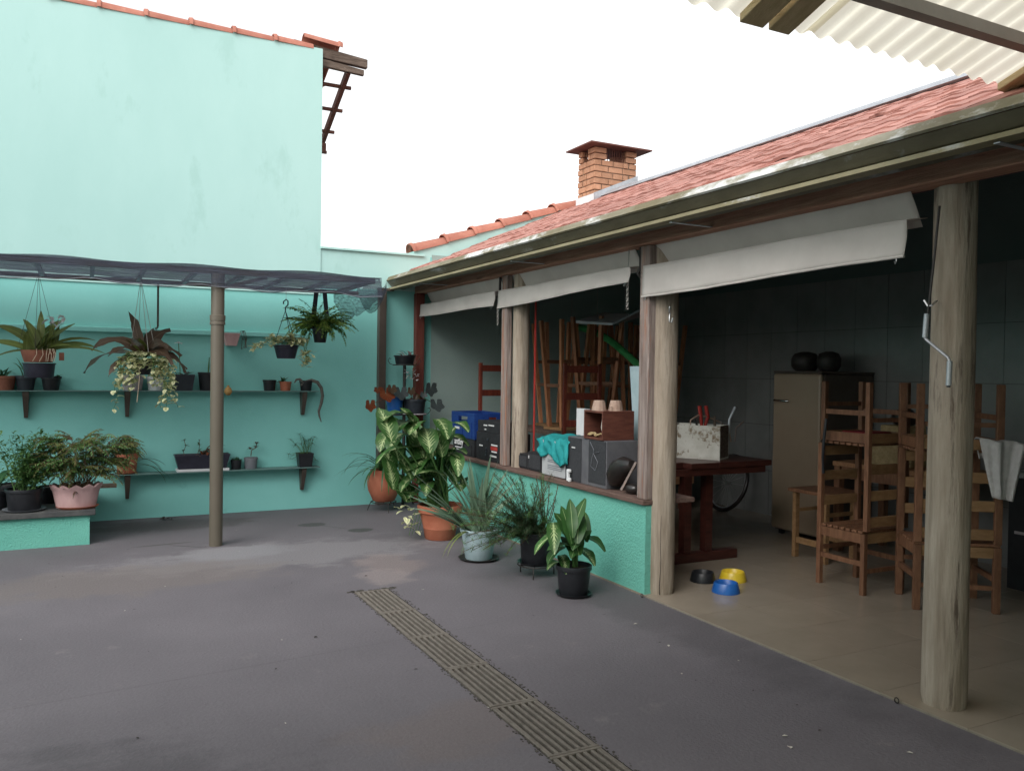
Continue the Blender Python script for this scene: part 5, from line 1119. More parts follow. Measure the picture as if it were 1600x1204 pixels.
kb = crate('plastic_crate', 'speaker_black', XA, XA+.34, yb0, yb1, ZS, zk1, 'black plastic crate with white print under the blue crate')
kc = crate('plastic_crate', 'crate_blue', XA-.01, XA+.35, yb0-.02, yb1+.03, zk1+.001, zk2, 'dark blue plastic crate on top of the black crate')
def text(par, s_, loc, size, rot, mat, bold=0):
    cu = bpy.data.curves.new('lettering', 'FONT'); cu.body = s_; cu.size = size; cu.align_x = 'CENTER'; cu.align_y = 'CENTER'; cu.extrude = .0008; cu.offset = bold
    tmp = bpy.data.objects.new('tmp', cu); COL.objects.link(tmp); dg = bpy.context.evaluated_depsgraph_get(); dg.update()
    me = bpy.data.meshes.new_from_object(tmp.evaluated_get(dg)); bpy.data.objects.remove(tmp)
    me.materials.clear(); me.materials.append(MATS[mat]); ob = bpy.data.objects.new('lettering', me); COL.objects.link(ob)
    ob.parent = par; ob.location = Vector(loc)-ORG[par.name]; ob.rotation_euler = rot; return ob
RX = (math.pi/2, 0, -math.pi/2)        # reading from the yard side (face towards -X)
RY = (math.pi/2, 0, 0)                 # face towards -Y
text(kb, 'antley', (XA-.009, yb0+.37, ZS+.135), .095, RX, 'print_white', .002)
MB().box(XA-.009, XA-.0065, yb0+.24, yb0+.46, ZS+.072, ZS+.082).build('print_line', 'print_white', kb); MB().box(XA-.009, XA-.0065, yb0+.3, yb0+.43, ZS+.052, ZS+.06).build('print_line', 'print_white', kb)
MB().box(XA-.0185, XA-.0165, yb0+.34, yb0+.46, zk1+.085, zk1+.11).build('label', 'print_white', kc)
for dx in (.06, .105): MB().lathe([(.013, 0), (.013, .002)], (0, 0, 0), 12).build('print_dot', 'litter_pale', kb, local=True).location = Vector((XA+.02+dx, yb0-.0075, ZS+.11))-ORG[kb.name]
for o_ in kb.children:
    if o_.name.startswith('print_dot'): o_.rotation_euler = (math.pi/2, 0, 0)
# stacked amplifier boxes
ya0, ya1 = span(757, 782, XA, 700); ya0 = max(ya0, 6.97); ya1 = 7.57
zz1 = zat(765, 676, XA); zz2 = zat(765, 658, XA)
am = thing('guitar_amplifier', 'black amplifier box with white and red panel print, left of post', 'amplifier', (XA+.15, (ya0+ya1)/2, ZS))
MB().box(XA, XA+.32, ya0, ya1, ZS, zz1-.002).build('cabinet', 'speaker_black', am, bevel=.006)
yy = lambda f_: ya0+(ya1-ya0)*f_
MB().box(XA-.004, XA-.0005, yy(.12), yy(.38), ZS+.115, ZS+.15).build('badge', 'red_paint', am)
for a, b, z0_, z1_ in ((.12, .36, .158, .172), (.14, .34, .095, .108), (.15, .40, .05, .065), (.72, .86, .135, .148)): MB().box(XA-.004, XA-.0005, yy(a), yy(b), ZS+z0_, ZS+z1_).build('print_bar', 'print_white', am)
for f_, z_ in ((.55, .12), (.55, .09), (.56, .06), (.5, .21)): MB().box(XA-.012, XA-.0005, yy(f_)-.01, yy(f_)+.01, ZS+z_-.01, ZS+z_+.01).build('knob', 'slate_plastic', am, bevel=.003)
a2 = thing('small_receiver', 'slim dark receiver with white print on the black amplifier', 'receiver', (XA+.15, (ya0+ya1)/2, zz1))
MB().box(XA+.005, XA+.29, ya0+.01, ya1-.02, zz1-.001, zz2).build('case', 'speaker_black', a2, bevel=.004)
for a, b, z_ in ((.28, .50, .6), (.56, .70, .55), (.6, .66, .2)): MB().box(XA+.001, XA+.0045, yy(a), yy(b), zz1+(zz2-zz1)*z_, zz1+(zz2-zz1)*z_+.012).build('print_bar', 'print_white', a2)
# two small black speakers
ys0, ys1 = span(808, 846, XA+.04, 730); zt3 = zat(815, 706, XA+.04); ym = ys0+(ys1-ys0)*.55
for a, b, h, lb in ((ym+.005, ys1, zt3-.01, 'small black box speaker right of the round log post, left of pair'), (ys0, ym-.005, zt3+.02, 'small black box speaker next to the grey case, right of pair')):
    s_ = thing('small_speaker', lb, 'speaker', (XA+.14, (a+b)/2, ZS)); MB().box(XA+.04, XA+.26, a, b, ZS, h).build('cabinet', 'speaker_black', s_, bevel=.006)
    MB().box(XA+.035, XA+.0395, a+.015, b-.015, ZS+.02, h-.02).build('grille', 'speaker_cloth', s_)
    MB().box(XA+.030, XA+.0345, b-.03, b-.02, h-.06, h-.035).build('badge', 'print_white', s_)
# grey case with teal cloth
yg0, yg1 = span(847, 886, XA, 735); zg = zat(850, 686, XA)
gc = thing('grey_case', 'light grey electronics case with vent slots under teal cloth', 'electronics case', (XA+.15, (yg0+yg1)/2, ZS))
MB().box(XA+.008, XA+.34, yg0, yg1, ZS, zg).build('shell', 'slate_plastic', gc, bevel=.006)
fc = MB().box(XA-.002, XA+.007, yg0+.03, yg1, ZS+.006, zg-.002).build('front', 'box_grey', gc, bevel=.003)
for k, z_ in enumerate((.06, .075, .09, .12, .135)): MB().box(XA-.0045, XA-.0025, yg0+.08, yg1-.10, ZS+z_, ZS+z_+.006).build('slot', 'grey_plastic', fc)
def cloth(a, b):
    y = yg1+.05-(yg1-yg0+.10)*a; s_ = b*.62; edge = .10+.10*a+.03*math.sin(a*11)
    wob_ = .008*math.sin(a*17+b*9)+.006*math.sin(a*31-b*14)
    if s_ < .34: return (XA+.33-s_, y, zg+.014+wob_+.02*math.sin(a*7+b*5)**2)
    d = (s_-.34)/.28; return (XA-.014-.012*d+wob_*1.3, y, zg+.010-edge*1.05*d+.004*math.sin(a*23))
tag(MB().grid(cloth, 30, 24).build('teal_cloth', 'teal_cloth', smooth=60, thick=.003), 'turquoise cloth thrown over the light grey case', 'cloth')
# loudspeakers
yl0, yl1 = span(887, 919, XA, 745); zl = zat(890, 681, XA)
s_ = thing('loudspeaker', 'dark loudspeaker with black cloth front between grey case and larger loudspeaker', 'speaker', (XA+.15, (yl0+yl1)/2, ZS))
MB().box(XA, XA+.33, yl0, yl1, ZS, zl).build('cabinet', 'speaker_grey', s_, bevel=.005); MB().box(XA-.006, XA-.0005, yl0+.10, yl1-.005, ZS+.01, zl-.006).build('grille', 'speaker_cloth', s_, bevel=.003)
MB().box(XA-.010, XA-.0065, yl1-.12, yl1-.07, zl-.09, zl-.08).build('badge', 'print_white', s_)
ym0, ym1 = span(918, 947, XA, 755); zm = zat(925, 686, XA)
s_ = thing('loudspeaker', 'larger dark grey loudspeaker carrying the open wooden box', 'speaker', (XA+.15, (ym0+ym1)/2, ZS))
ym1 = min(ym1, yl0-.004)
MB().add([(XA, ym0, ZS), (XA+.33, ym0, ZS), (XA+.33, ym1, ZS), (XA, ym1, ZS), (XA, ym0, zm), (XA+.28, ym0, zm), (XA+.28, ym1, zm), (XA, ym1, zm)], [(0, 3, 2, 1), (4, 5, 6, 7), (0, 1, 5, 4), (1, 2, 6, 5), (2, 3, 7, 6), (3, 0, 4, 7)]).build('cabinet', 'speaker_grey', s_, bevel=.005)
MB().box(XA-.006, XA-.0005, ym0+.006, ym1-.006, ZS+.03, zm-.004).build('grille', 'speaker_cloth', s_, bevel=.003)
cb = onx(929, 705, XA-.02)
wp = [onx(u, v, XA-.012) for u, v in ((922, 690), (928, 703), (925, 715), (923, 728), (930, 735), (934, 722), (927, 708), (936, 706))]
tag(MB().tube(wp, .0022, 5).build('loose_cable', 'grey_plastic', smooth=60), 'thin loose cable dangling on larger loudspeaker front', 'cable')
# open wooden box
X2 = XA-.01; yw0, yw1 = span(912, 942, X2, 660); zw0, zw1 = zm+.001, zat(925, 641, X2); dW = ony(991, 660, yw0).x-X2
wb = thing('wooden_box', 'open fronted dark wooden box on the larger loudspeaker', 'box', (X2+dW/2, (yw0+yw1)/2, zw0)); t_ = .016
MB().box(X2, X2+dW, yw0, yw1, zw0, zw0+t_).build('bottom_board', 'wine_wood', wb, bevel=.002); MB().box(X2, X2+dW, yw0, yw1, zw1-t_, zw1).build('top_board', 'wine_wood', wb, bevel=.002)
MB().box(X2+.001, X2+dW-.001, yw0+.001, yw0+t_, zw0+t_+.0005, zw1-t_-.0005).build('side_board', 'wine_wood', wb); MB().box(X2+.001, X2+dW-.001, yw1-t_, yw1-.001, zw0+t_+.0005, zw1-t_-.0005).build('side_board', 'wine_wood', wb)
MB().box(X2+dW-.012, X2+dW-.001, yw0+t_+.0005, yw1-t_-.0005, zw0+t_+.0005, zw1-t_-.0005).build('back_board', 'wine_wood', wb)
m = MB()
for k in range(7): a = U(yw0+.05, yw1-.06); m.tube([(X2+.03+U(0, .05), a, zw0+t_+.01), (X2+.05, a+.04, zw0+t_+.03), (X2+.03, a+.09, zw0+t_+.012)], .007, 6)
tag(m.build('coiled_cord', 'wicker', smooth=60), 'pale cord lying inside the open wooden box', 'cord')
tag(MB().tube([(X2+.03, yw0+.035, zw0+t_+.01), (X2+.025, yw0+.05, zw0+.10), (X2+.03, yw0+.04, zw1-t_-.002)], .007, 6).build('cotton_cord', 'litter_pale', smooth=60), 'pale cord hanging at right inside the wooden box', 'cord')
for u, lb in ((936, 'upturned clay cup on the wooden box, left of two'), (962, 'upturned clay cup with dark hole on the wooden box, right of two')):
    c_ = onz(u, 642, zw1); c_ = Vector((X2+.06+(.10 if u > 950 else 0), ony(u, 641, yw0+.1).y, zw1))
    d = ray(u, 641); tt_ = (X2+.05)/d.x if u < 950 else (X2+.17)/d.x; pt = CP+d*tt_; c_ = Vector((pt.x, max(yw0+.05, min(yw1-.05, pt.y)), zw1))
    kq = mpp(c_); cu = thing('clay_cup', lb, 'cup', c_, 'clay cups on the wooden box')
    MB().lathe([(12*kq, 0), (11.5*kq, .01), (9*kq, 14*kq), (8*kq, 16*kq), (.001, 16*kq)], c_, 12, lambda a, z: 1+.03*math.sin(a*6)).build('body', 'clay', cu)
    if u > 950: MB().lathe([(.010, 0), (.010, .002)], (0, 0, 0), 10).build('hole', 'litter', cu, local=True).location = Vector((-.066, -.035, .03))
# dark rounded seat and stick
e_ = onx(968, 738, XA+.06); kq = mpp(e_)
e0 = Vector((XA+.02, onx(957, 745, XA+.03).y, ZS))
m = MB(); pth = [onx(u, v, XA+.05) for u, v in ((960, 756), (962, 744), (968, 734), (977, 728), (988, 726))]
m.tube(pth, [.045, .075, .085, .075, .035], 14)
for q in m.v: q.z = max(q.z, ZS+.002)
tag(m.build('motorcycle_seat', 'rubber', smooth=60), 'shiny black rounded seat on the sill beside square post', 'seat')
tag(MB().bar(onx(971, 765, XA-.005), onx(994, 722, XA+.05), .016, .016).build('wooden_stick', 'post_wood'), 'thin wooden stick leaning against the square post', 'stick')
tag(MB().lathe([(.0001, 0), (.03, .0), (.055, .03), (.05, .06), (.02, .075), (.0001, .076)], (XA+.06, onx(988, 760, XA+.06).y, ZS), 14, None, 1, 1.4).build('rubber_lump', 'rubber', smooth=60), 'small black rubber lump at the foot of the square post', 'cap')
c_ = onx(893, 756, XA-.02); m = MB().box(XA-.045, XA-.02, yl1-.075, yl1-.05, ZS+.004, ZS+.10).box(XA-.045, XA-.02, yl1-.095, yl1-.0755, ZS+.075, ZS+.10).box(XA-.045, XA-.02, yl1-.095, yl1-.0755, ZS, ZS+.03)
tag(m.build('phone_handset', 'white_plastic', bevel=.006), 'small white plastic handset on the sill before the loudspeakers', 'handset')
c_ = onx(905, 676, 3.95); tag(MB().box(3.95, 4.0, c_.y-.10, c_.y+.05, .75, c_.z+.22).box(3.98, 4.05, c_.y-.09, c_.y+.04, .668, .7499).build('white_board', 'white_plastic'), 'white board standing behind the wooden box', 'board')
c_ = onx(992, 600, 3.9); m = MB(); a, b = onx(987, 578, 3.9), onx(996, 690, 3.9)
tag(MB().extr([onx(984, 572, 3.9), onx(1004, 572, 3.9), onx(1004, 705, 3.9), onx(991, 705, 3.9)], (.02, 0, 0)).build('pale_board', 'lightblue_plastic'), 'pale blue board leaning behind the square post', 'board')
# ================================================================= CHAIRS
def make_chair(mat='chair_wood', rail='chair_pale', w=.43, d=.43, sh=.45, th=1.04, rails=3, label='', slats=7, taper=0.):
    """ladder-back chair: +Y is the front, back posts at -Y"""
    c = thing('wooden_chair', label, 'chair'); a, b = w/2, d/2; L = dict(local=True); s_ = .036
    for sx in (-1, 1):
        MB().box(-s_/2, s_/2, -s_/2, s_/2, 0, sh-.02).build('leg', mat, c, bevel=.003, **L).location = (sx*(a-.02), b-.02, 0)
        MB().bar((sx*(a-.02), -b+.02, 0), (sx*(a-.02), -b+.02, th), .036, .036, (1, 0, 0)).build('leg', mat, c, bevel=.003, **L)
        MB().box(sx*(a-.02)-.010, sx*(a-.02)+.010, -b+.04, b-.04, .20, .235).build('stretcher', mat, c, **L)
        MB().box(sx*(a-.02)-.010, sx*(a-.02)+.010, -b+.04, b-.04, sh-.09, sh-.022).build('apron', mat, c, **L)
    for y in (-b+.02, b-.02):
        MB().box(-a+.04, a-.04, y-.010, y+.010, sh-.09, sh-.022).build('apron', rail, c, **L)
        MB().box(-a+.04, a-.04, y-.009, y+.009, .15 if y > 0 else .25, .18 if y > 0 else .28).build('stretcher', mat, c, **L)
    for k in range(slats):
        y = -b+.045+k*(d-.05)/slats; MB().box(-a+.002, a-.002, y, y+(d-.05)/slats-.014, sh-.018, sh).build('seat_slat', mat, c, bevel=.003, **L)
    for k in range(rails):
        z = sh+.16+k*(th-sh-.22)/max(1, rails-1); MB().box(-a+.038, a-.038, -b+.010, -b+.030, z-.035, z+.035).build('back_rail', rail, c, bevel=.004, **L)
    return c
GA, GB = 'stacked wooden chairs at the front of the porch', 'stacked chairs at the back of the porch'
FZ = .0145
chA = make_chair(label='slatted wooden chair at the bottom of the left stack'); chA['group'] = GA
ca_ = onz(1272, 912); cb_ = onz(1352, 935); cen = Vector(((4.82+5.26)/2, 4.23, FZ))
chA.location = cen; chA.rotation_euler = (0, 0, math.pi)                # back on the far side, faces the camera side
cA2 = copy_tree(chA, 'wooden chair set upside down on the left slatted chair', cen+Vector((0, -.02, .45+1.04+.001)), (math.pi, 0, 0), GA)
cA2.rotation_euler = (0, math.pi, 0)       # legs up, back posts down on the near side
cB = Vector((5.20, 3.66, FZ)); rb_ = math.atan2(3.45-3.82, 5.48-4.98)
chB = copy_tree(chA, 'wooden chair at the bottom of the right stack, behind the near column', cB, (0, 0, rb_+math.pi), GA)
cB2 = copy_tree(chA, 'wooden chair upside down under a white towel, right stack', cB+Vector((.0, 0, .45+1.04+.001)), (0, math.pi, 0), GA)
cB2.rotation_euler = Matrix.Rotation(rb_, 3, 'Z').to_4x4().to_euler(); cB2.rotation_euler = (Matrix.Rotation(rb_, 4, 'Z') @ Matrix.Rotation(math.pi, 4, 'Y')).to_euler()
chB.scale = cB2.scale = (1.25, 1, 1)
# towel over the upside down chair
tw_ = [onx(1555, 655, 5.3), onx(1540, 700, 5.3)]
tc = cB+Vector((math.cos(rb_)*.10, math.sin(rb_)*.10, 0)); tz = 1.49-.45+.055
def towel(a, b):
    dx = Vector((math.cos(rb_), math.sin(rb_), 0)); dy = Vector((-math.sin(rb_), math.cos(rb_), 0)); s_ = (.30-b)*.60
    x = (a-.5)*.26; rip = .011*math.sin(a*10.5+b*1.5)+.005*math.sin(a*23+b*4)
    if abs(s_) < .045: return tc+dx*(x+.13)+dy*(-.225+s_)+Vector((0, 0, tz+.045+rip*.4-.02*a))
    sg = 1 if s_ > 0 else -1; h = abs(s_)-.045; k = 1-.55*min(1, h/.38)
    return tc+dx*(x*k+.13+.03*h)+dy*(-.225+sg*.045+rip*1.6)+Vector((0, 0, tz+.045-h*(1.0-.45*a*(sg > 0))-.02*a))
tag(MB().grid(towel, 24, 28).build('towel', 'towel', smooth=60, thick=.006), 'white towel draped over the upturned chair beside the near column', 'towel')
# red cushion on the left upturned chair, dark strap
tag(MB().box(cen.x-.10, cen.x+.15, cen.y-.13, cen.y+.10, FZ+.45+1.04-.375, FZ+.45+1.04-.358).build('red_cloth', 'red_cloth', bevel=.006), 'folded red cloth lying in the left upturned chair', 'cloth')
sp_ = cen+Vector((-.225, .12, 0))
tag(MB().tube([sp_+Vector((-.012, 0, 1.22)), sp_+Vector((-.03, .0, 1.10)), sp_+Vector((-.024, .015, .95)), sp_+Vector((-.02, .01, .82))], .012, 6).build('dark_strap', 'black_plastic', smooth=60), 'dark strap hanging from the left upturned chair', 'strap')
# stool behind
sc0 = Vector((5.52, 5.0, FZ)); stl = thing('wooden_stool', 'plain wooden stool behind the left chair stack', 'stool', sc0)
for sx in (-1, 1):
    for sy in (-1, 1): MB().box(sx*.16-.02, sx*.16+.02, sy*.16-.02, sy*.16+.02, 0, .55).build('leg', 'chair_pale', stl, local=True)
    MB().box(sx*.16-.01, sx*.16+.01, -.14, .14, .12, .17).build('stretcher', 'chair_pale', stl, local=True); MB().box(-.14, .14, sx*.16-.01, sx*.16+.01, .38, .41).build('stretcher', 'chair_pale', stl, local=True)
MB().box(-.21, .21, -.21, .21, .551, .58).build('seat', 'chair_wood', stl, bevel=.004, local=True)
# ================================================================= TABLE WITH TOOL BOX
zt = .835; tA = onz(1218, 717, zt); tB = onz(1125, 722, zt)
TX0, TY0 = onz(1130, 735, zt-.05).x, onz(1130, 738, zt-.05).y
tb_ = thing('dining_table', 'dark red wooden table on pedestal feet behind the log column', 'table', (4.6, 5.9, FZ))
ty0 = 5.28; tx0, tx1 = 3.98, onx(1218, 715, 4.9).x
tp0, tp1 = onz(1060, 722, zt), onz(1218, 716, zt)
for k in range(4):
    x = 3.98+k*.285
    MB().box(x, x+.282, 5.20+(.10 if k == 0 else 0), 6.75, zt-.045, zt).build('top_board', 'table_red', tb_, bevel=.004)
MB().box(4.02, 5.06, 5.215, 5.245, zt-.10, zt-.046).build('apron', 'table_red', tb_)
for y in (5.36, 6.45):
    MB().box(4.10, 4.86, y-.05, y+.05, FZ, FZ+.075).build('foot', 'table_red', tb_, bevel=.008)
    for x in (4.34, 4.56): MB().box(x-.035, x+.035, y-.035, y+.035, FZ+.076, zt-.105).build('pedestal', 'table_red', tb_)
    MB().box(4.10, 4.86, y-.035, y+.035, zt-.104, zt-.0465).build('bearer', 'table_red', tb_)
# battered box with tools
bx0 = onz(1066, 715, zt); kq = mpp(bx0); bx1 = onz(1138, 719, zt)
ty = 5.42; u0 = ony(1066, 700, ty).x; u1 = ony(1136, 700, ty).x; zb1 = ony(1100, 665, ty).z
tbx = thing('tool_box', 'battered white wooden box of tools on the red table', 'box', ((u0+u1)/2, ty+.15, zt+.001))
x0, x1, yA, yB = u0, u0+.30, ty-.05, ty+.24
rot = None
x0 = ony(1066, 700, yA).x; x1 = ony(1157, 700, yA).x-.02
# box turned so that a narrow dark end shows on the right
cx_, cy_ = (x0+x1)/2+.03, yA+.20; Rz = Matrix.Translation((cx_, cy_, zt+.001)) @ Matrix.Rotation(-1.0, 4, 'Z'); hw, hd, hz = .225, .13, zb1-zt
MB().box(-hw, hw, -hd, hd, 0, .014, Rz).build('bottom_board', 'old_white', tbx)
MB().box(-hw, hw, -hd, -hd+.014, .0145, hz, Rz).build('side_board', 'old_white', tbx, bevel=.002); MB().box(-hw, hw, hd-.014, hd, .0145, hz, Rz).build('side_board', 'old_white', tbx, bevel=.002)
for s_ in (-1, 1): ob = MB().box(s_*hw-(.014 if s_ > 0 else 0), s_*hw+(0 if s_ > 0 else .014), -hd+.0145, hd-.0145, .0145, hz, Rz).build('end_board', 'old_white' if s_ < 0 else 'old_timber', tbx)
T = lambda u, v: ony(u, v, cy_-.03)
def tool(name, label, path, r, mat, cat='tool'): return tag(MB().tube(path, r, 8).build(name, mat, smooth=60), label, cat)
pl_ = thing('pliers', 'red handled pliers standing in the white tool box', 'pliers', T(1100, 668))
MB().tube([T(1097, 672), T(1095, 650), T(1093, 634)], [.012, .016, .017], 8).build('handle', 'red_paint', pl_, smooth=60); MB().tube([T(1099, 672), T(1106, 652), T(1103, 634)], [.012, .016, .017], 8).build('handle', 'red_paint', pl_, smooth=60)
MB().tube([T(1096, 690), T(1098, 672)], .013, 8).build('jaw', 'dark_iron', pl_)
tool('hose', 'curved cream hose looping out of the white tool box', [T(1086, 692), T(1079, 670), T(1079, 656), T(1090, 649), T(1106, 651), T(1124, 659), T(1139, 671), T(1142, 690)], .0065, 'clay', 'hose')
tool('screwdriver', 'grey tool handle leaning out of the white tool box', [T(1137, 690), T(1140, 655), T(1149, 636)], [.008, .013, .014], 'galv', 'screwdriver')
tool('wooden_rod', 'short wooden rod at right edge of white tool box', [T(1148, 690), T(1150, 668), T(1162, 658)], .006, 'post_wood', 'rod')
for k, (u, v, r_, mt, lb) in enumerate(((1088, 655, .010, 'dark_iron', 'dark iron bar standing in the white tool box'), (1116, 650, .012, 'old_timber', 'short wooden handle standing in the white tool box'), (1126, 658, .008, 'steel', 'thin steel rod standing in the white tool box'))):
    tool(('iron_bar', 'wooden_dowel', 'steel_rod')[k], lb, [T(u+3, 700), T(u, v)], r_, mt)
bg_ = onz(1172, 712, zt); m = MB(); n1, n2 = 14, 9; rr_ = []
for i in range(n2):
    f_ = i/(n2-1); r = .10*math.sin(math.pi*(.12+.86*f_))**.6*(1-.3*f_); rr_.append([(4.86+r*1.0*math.cos(2*math.pi*j/n1)*(1+.15*math.sin(j*2.7+i)), 5.62+r*math.sin(2*math.pi*j/n1)*(1+.15*math.sin(j*1.9+i*2)), zt+.002+.10*f_+.008*math.sin(j*3+i)) for j in range(n1)])
tag(m.rings(rr_).build('plastic_bag', 'bag', smooth=60), 'crumpled pale plastic bag on the table right of tool box', 'bag')
gcx = onz(1068, 712, zt); c_ = Vector((4.18, 6.05, zt+.001))
tag(MB().lathe([(.13, 0), (.14, .01), (.155, .24), (.16, .245), (.16, .265), (.15, .27), (.0001, .27)], c_, 20).build('bucket', 'mauve_plastic', smooth=40), 'grey lidded tub on the table behind the tool box', 'tub')
# bicycle wheel leaning under the table
w0 = Vector((6.42, 7.20, .33)); wh = thing('bicycle_wheel', 'bicycle wheel leaning on tiled wall beyond the table', 'wheel', w0)
ringp = lambda r: [w0+Vector((.10*math.sin(a)*r/.3, r*math.cos(a), r*math.sin(a))) for a in [k*math.pi/16 for k in range(33)]]
MB().tube(ringp(.30), .022, 8, cap=False).build('tyre', 'rubber', wh, smooth=60); MB().tube(ringp(.272), .009, 6, cap=False).build('rim', 'galv', wh, smooth=60)
for k in range(16): MB().tube([w0, ringp(.27)[k*2]], .0015, 4).build('spoke', 'steel', wh)
MB().tube([w0-Vector((.04, 0, 0)), w0+Vector((.04, 0, 0))], .018, 8).build('hub', 'steel', wh)
# ================================================================= FRIDGE
fx0 = 5.92; fy1 = onx(1205, 750, fx0).y; fy0 = onx(1279, 750, fx0).y; fz = onx(1240, 581, fx0).z
fr = thing('refrigerator', 'old beige refrigerator with chrome handle against the tiled wall', 'refrigerator', (fx0+.33, (fy0+fy1)/2, FZ))
MB().box(fx0+.05, XR-.03, fy0, fy1, FZ+.04, fz-.012).build('cabinet', 'brown_metal', fr, bevel=.02)
MB().box(fx0, fx0+.048, fy0, fy1, FZ+.06, fz-.015).build('door', 'fridge', fr, bevel=.022)
MB().box(fx0+.005, XR-.03, fy0-.005, fy1+.005, fz-.0115, fz+.01).build('top_panel', 'brown_metal', fr, bevel=.008)
hz_ = onx(1220, 625, fx0).z
MB().tube([(fx0-.001, fy1-.03, hz_), (fx0-.03, fy1-.05, hz_), (fx0-.035, fy1-.18, hz_-.004), (fx0-.02, fy1-.22, hz_-.004)], .011, 8).build('handle', 'chrome', fr, smooth=60)
for y in (fy0+.05, fy1-.05): MB().box(fx0+.08, fx0+.12, y-.02, y+.02, FZ, FZ+.0395).build('foot', 'black_plastic', fr)
for k, (u, r, lb) in enumerate(((1258, .13, 'dark round basket on the fridge, left of two'), (1295, .11, 'dark round basket on the fridge, right of two'))):
    c_ = Vector((6.28, onx(u, 575, 6.28).y, fz+.0105)); tag(MB().lathe([(r*.7, 0), (r, .05), (r*1.02, .12), (r*.8, .17), (r*.3, .19), (.0001, .19)], c_, 18, lambda a, z: 1+.04*math.sin(a*9)).build('basket', 'dark_iron', smooth=50), lb, 'basket')
# ================================================================= SIDE TABLE, BASKETS, COUNTER
st_ = thing('side_table', 'rough wooden table behind the chair stacks', 'table', (6.15, 4.5, FZ)); zz = .80
MB().box(5.85, 6.5, 3.9, 5.22, zz-.04, zz).build('top', 'plank_orange', st_, bevel=.004)
for x in (5.89, 6.46):
    for y in (3.94, 5.18): MB().box(x-.03, x+.03, y-.03, y+.03, FZ, zz-.041).build('leg', 'chair_wood', st_)
MB().box(5.87, 5.89, 3.98, 5.14, zz-.14, zz-.041).build('apron', 'chair_wood', st_)
for (y, z0_, w, h, lb) in ((4.72, zz+.001, .40, .20, 'pale wicker basket on the rough table behind the chairs'),):
    bb = thing('wicker_basket', lb, 'basket', (6.1, y, z0_))
    MB().box(5.95, 6.28, y-w/2, y+w/2, z0_, z0_+h).build('body', 'wicker', bb, bevel=.015); MB().box(5.94, 6.29, y-w/2-.01, y+w/2+.01, z0_+h+.0005, z0_+h+.025).build('rim', 'wicker', bb, bevel=.006)
b2 = thing('small_basket', 'small pale box with black pot, on top of the wicker basket', 'box', (6.1, 4.70, zz+.227)); MB().box(5.98, 6.22, 4.58, 4.84, zz+.2275, zz+.34).build('body', 'wicker', b2, bevel=.01)
tag(MB().lathe([(.07, 0), (.10, .03), (.10, .09), (.06, .13), (.02, .15), (.0001, .15)], (6.1, 4.70, zz+.341), 16).build('black_kettle', 'rubber', smooth=50), 'black kettle on the small pale box behind chairs', 'kettle')
co2 = thing('kitchen_counter', 'dark counter with grey stone top at right edge', 'counter', (6.3, 3.1, FZ))
MB().box(6.02, XR-.01, 1.9, 3.75, FZ, .83).build('cabinet', 'black_plastic', co2); MB().box(5.98, XR-.008, 1.88, 3.77, .831, .87).build('worktop', 'box_grey', co2, bevel=.004)
MB().box(6.012, 6.019, 2.0, 3.7, .42, .44).build('rail', 'mauve_plastic', co2)
tag(MB().box(6.1, 6.4, 3.05, 3.5, .871, 1.09).build('purple_bin', 'purple_box', bevel=.01), 'dark purple plastic bin on the counter at right edge', 'bin')
# ================================================================= BACK STORE: tables with upturned chairs
lt = thing('long_table', 'long light wooden table under the upturned chairs', 'table', (5.0, 8.0, FZ)); zl_ = .92
MB().box(4.35, 6.3, 7.55, 8.6, zl_-.04, zl_).build('top', 'old_timber', lt)
for x in (4.45, 6.2):
    for y in (7.65, 8.5): MB().box(x-.035, x+.035, y-.035, y+.035, FZ, zl_-.041).build('leg', 'chair_wood', lt)
for k, (z, dx) in enumerate(((.30, 0), (.395, .05), (.49, -.04), (.585, .03), (.68, 0))):
    ob = tag(MB().box(4.47+dx*.2, 6.16+dx*.2, 7.46, 7.545, z, z+.088).build('wooden_plank', 'plank_orange', bevel=.004), 'orange plank stacked on edge before long table, %s from the bottom' % ('lowest', 'second', 'third', 'fourth', 'topmost')[k], 'plank', 'planks stacked before the long table')
tag(MB().box(4.5, 4.6, 7.46, 7.545, FZ, .2995).box(6.0, 6.1, 7.46, 7.545, FZ, .2995).build('plank_trestle', 'chair_wood'), 'short wooden trestle legs under the stacked planks', 'trestle')
chU = make_chair('chair_pale', 'chair_pale', .40, .40, .45, .80, 2, 'x', 5); chU['group'] = GB
def upturned(src, x, y, lab, rz, first=False, z=zl_):
    e = (Matrix.Rotation(rz, 4, 'Z') @ Matrix.Rotation(math.pi, 4, 'Y')).to_euler()
    if first: src.location = (x, y, z+.451); src.rotation_euler = e; src['label'] = lab
    else: copy_tree(src, lab, (x, y, z+.451), e, GB)
def stool_up(x, y, z, lab, rz=0., h=1.18, first=[None]):
    """tall splayed stool standing upside down: seat on the table, legs in the air"""
    if first[0] is None:
        s_ = thing('bar_stool', lab, 'stool', (x, y, z), 'upturned stools on the long table'); first[0] = s_
        MB().box(-.16, .16, -.16, .16, .001, .03).build('seat', 'chair_pale', s_, bevel=.004, local=True)
        for sx in (-1, 1):
            for sy in (-1, 1): MB().bar((sx*.11, sy*.11, .031), (sx*.19, sy*.19, h), .038, .038, (1, 0, 0)).build('leg', 'stool_wood', s_, local=True)
            MB().box(-.165, .165, sx*.165-.01, sx*.165+.01, 0.72, .755).build('stretcher', 'chair_wood', s_, local=True)
            MB().box(sx*.145-.01, sx*.145+.01, -.145, .145, .46, .495).build('stretcher', 'chair_wood', s_, local=True)
        s_.rotation_euler = (0, 0, rz)
    else: copy_tree(first[0], lab, (x, y, z), (0, 0, rz))
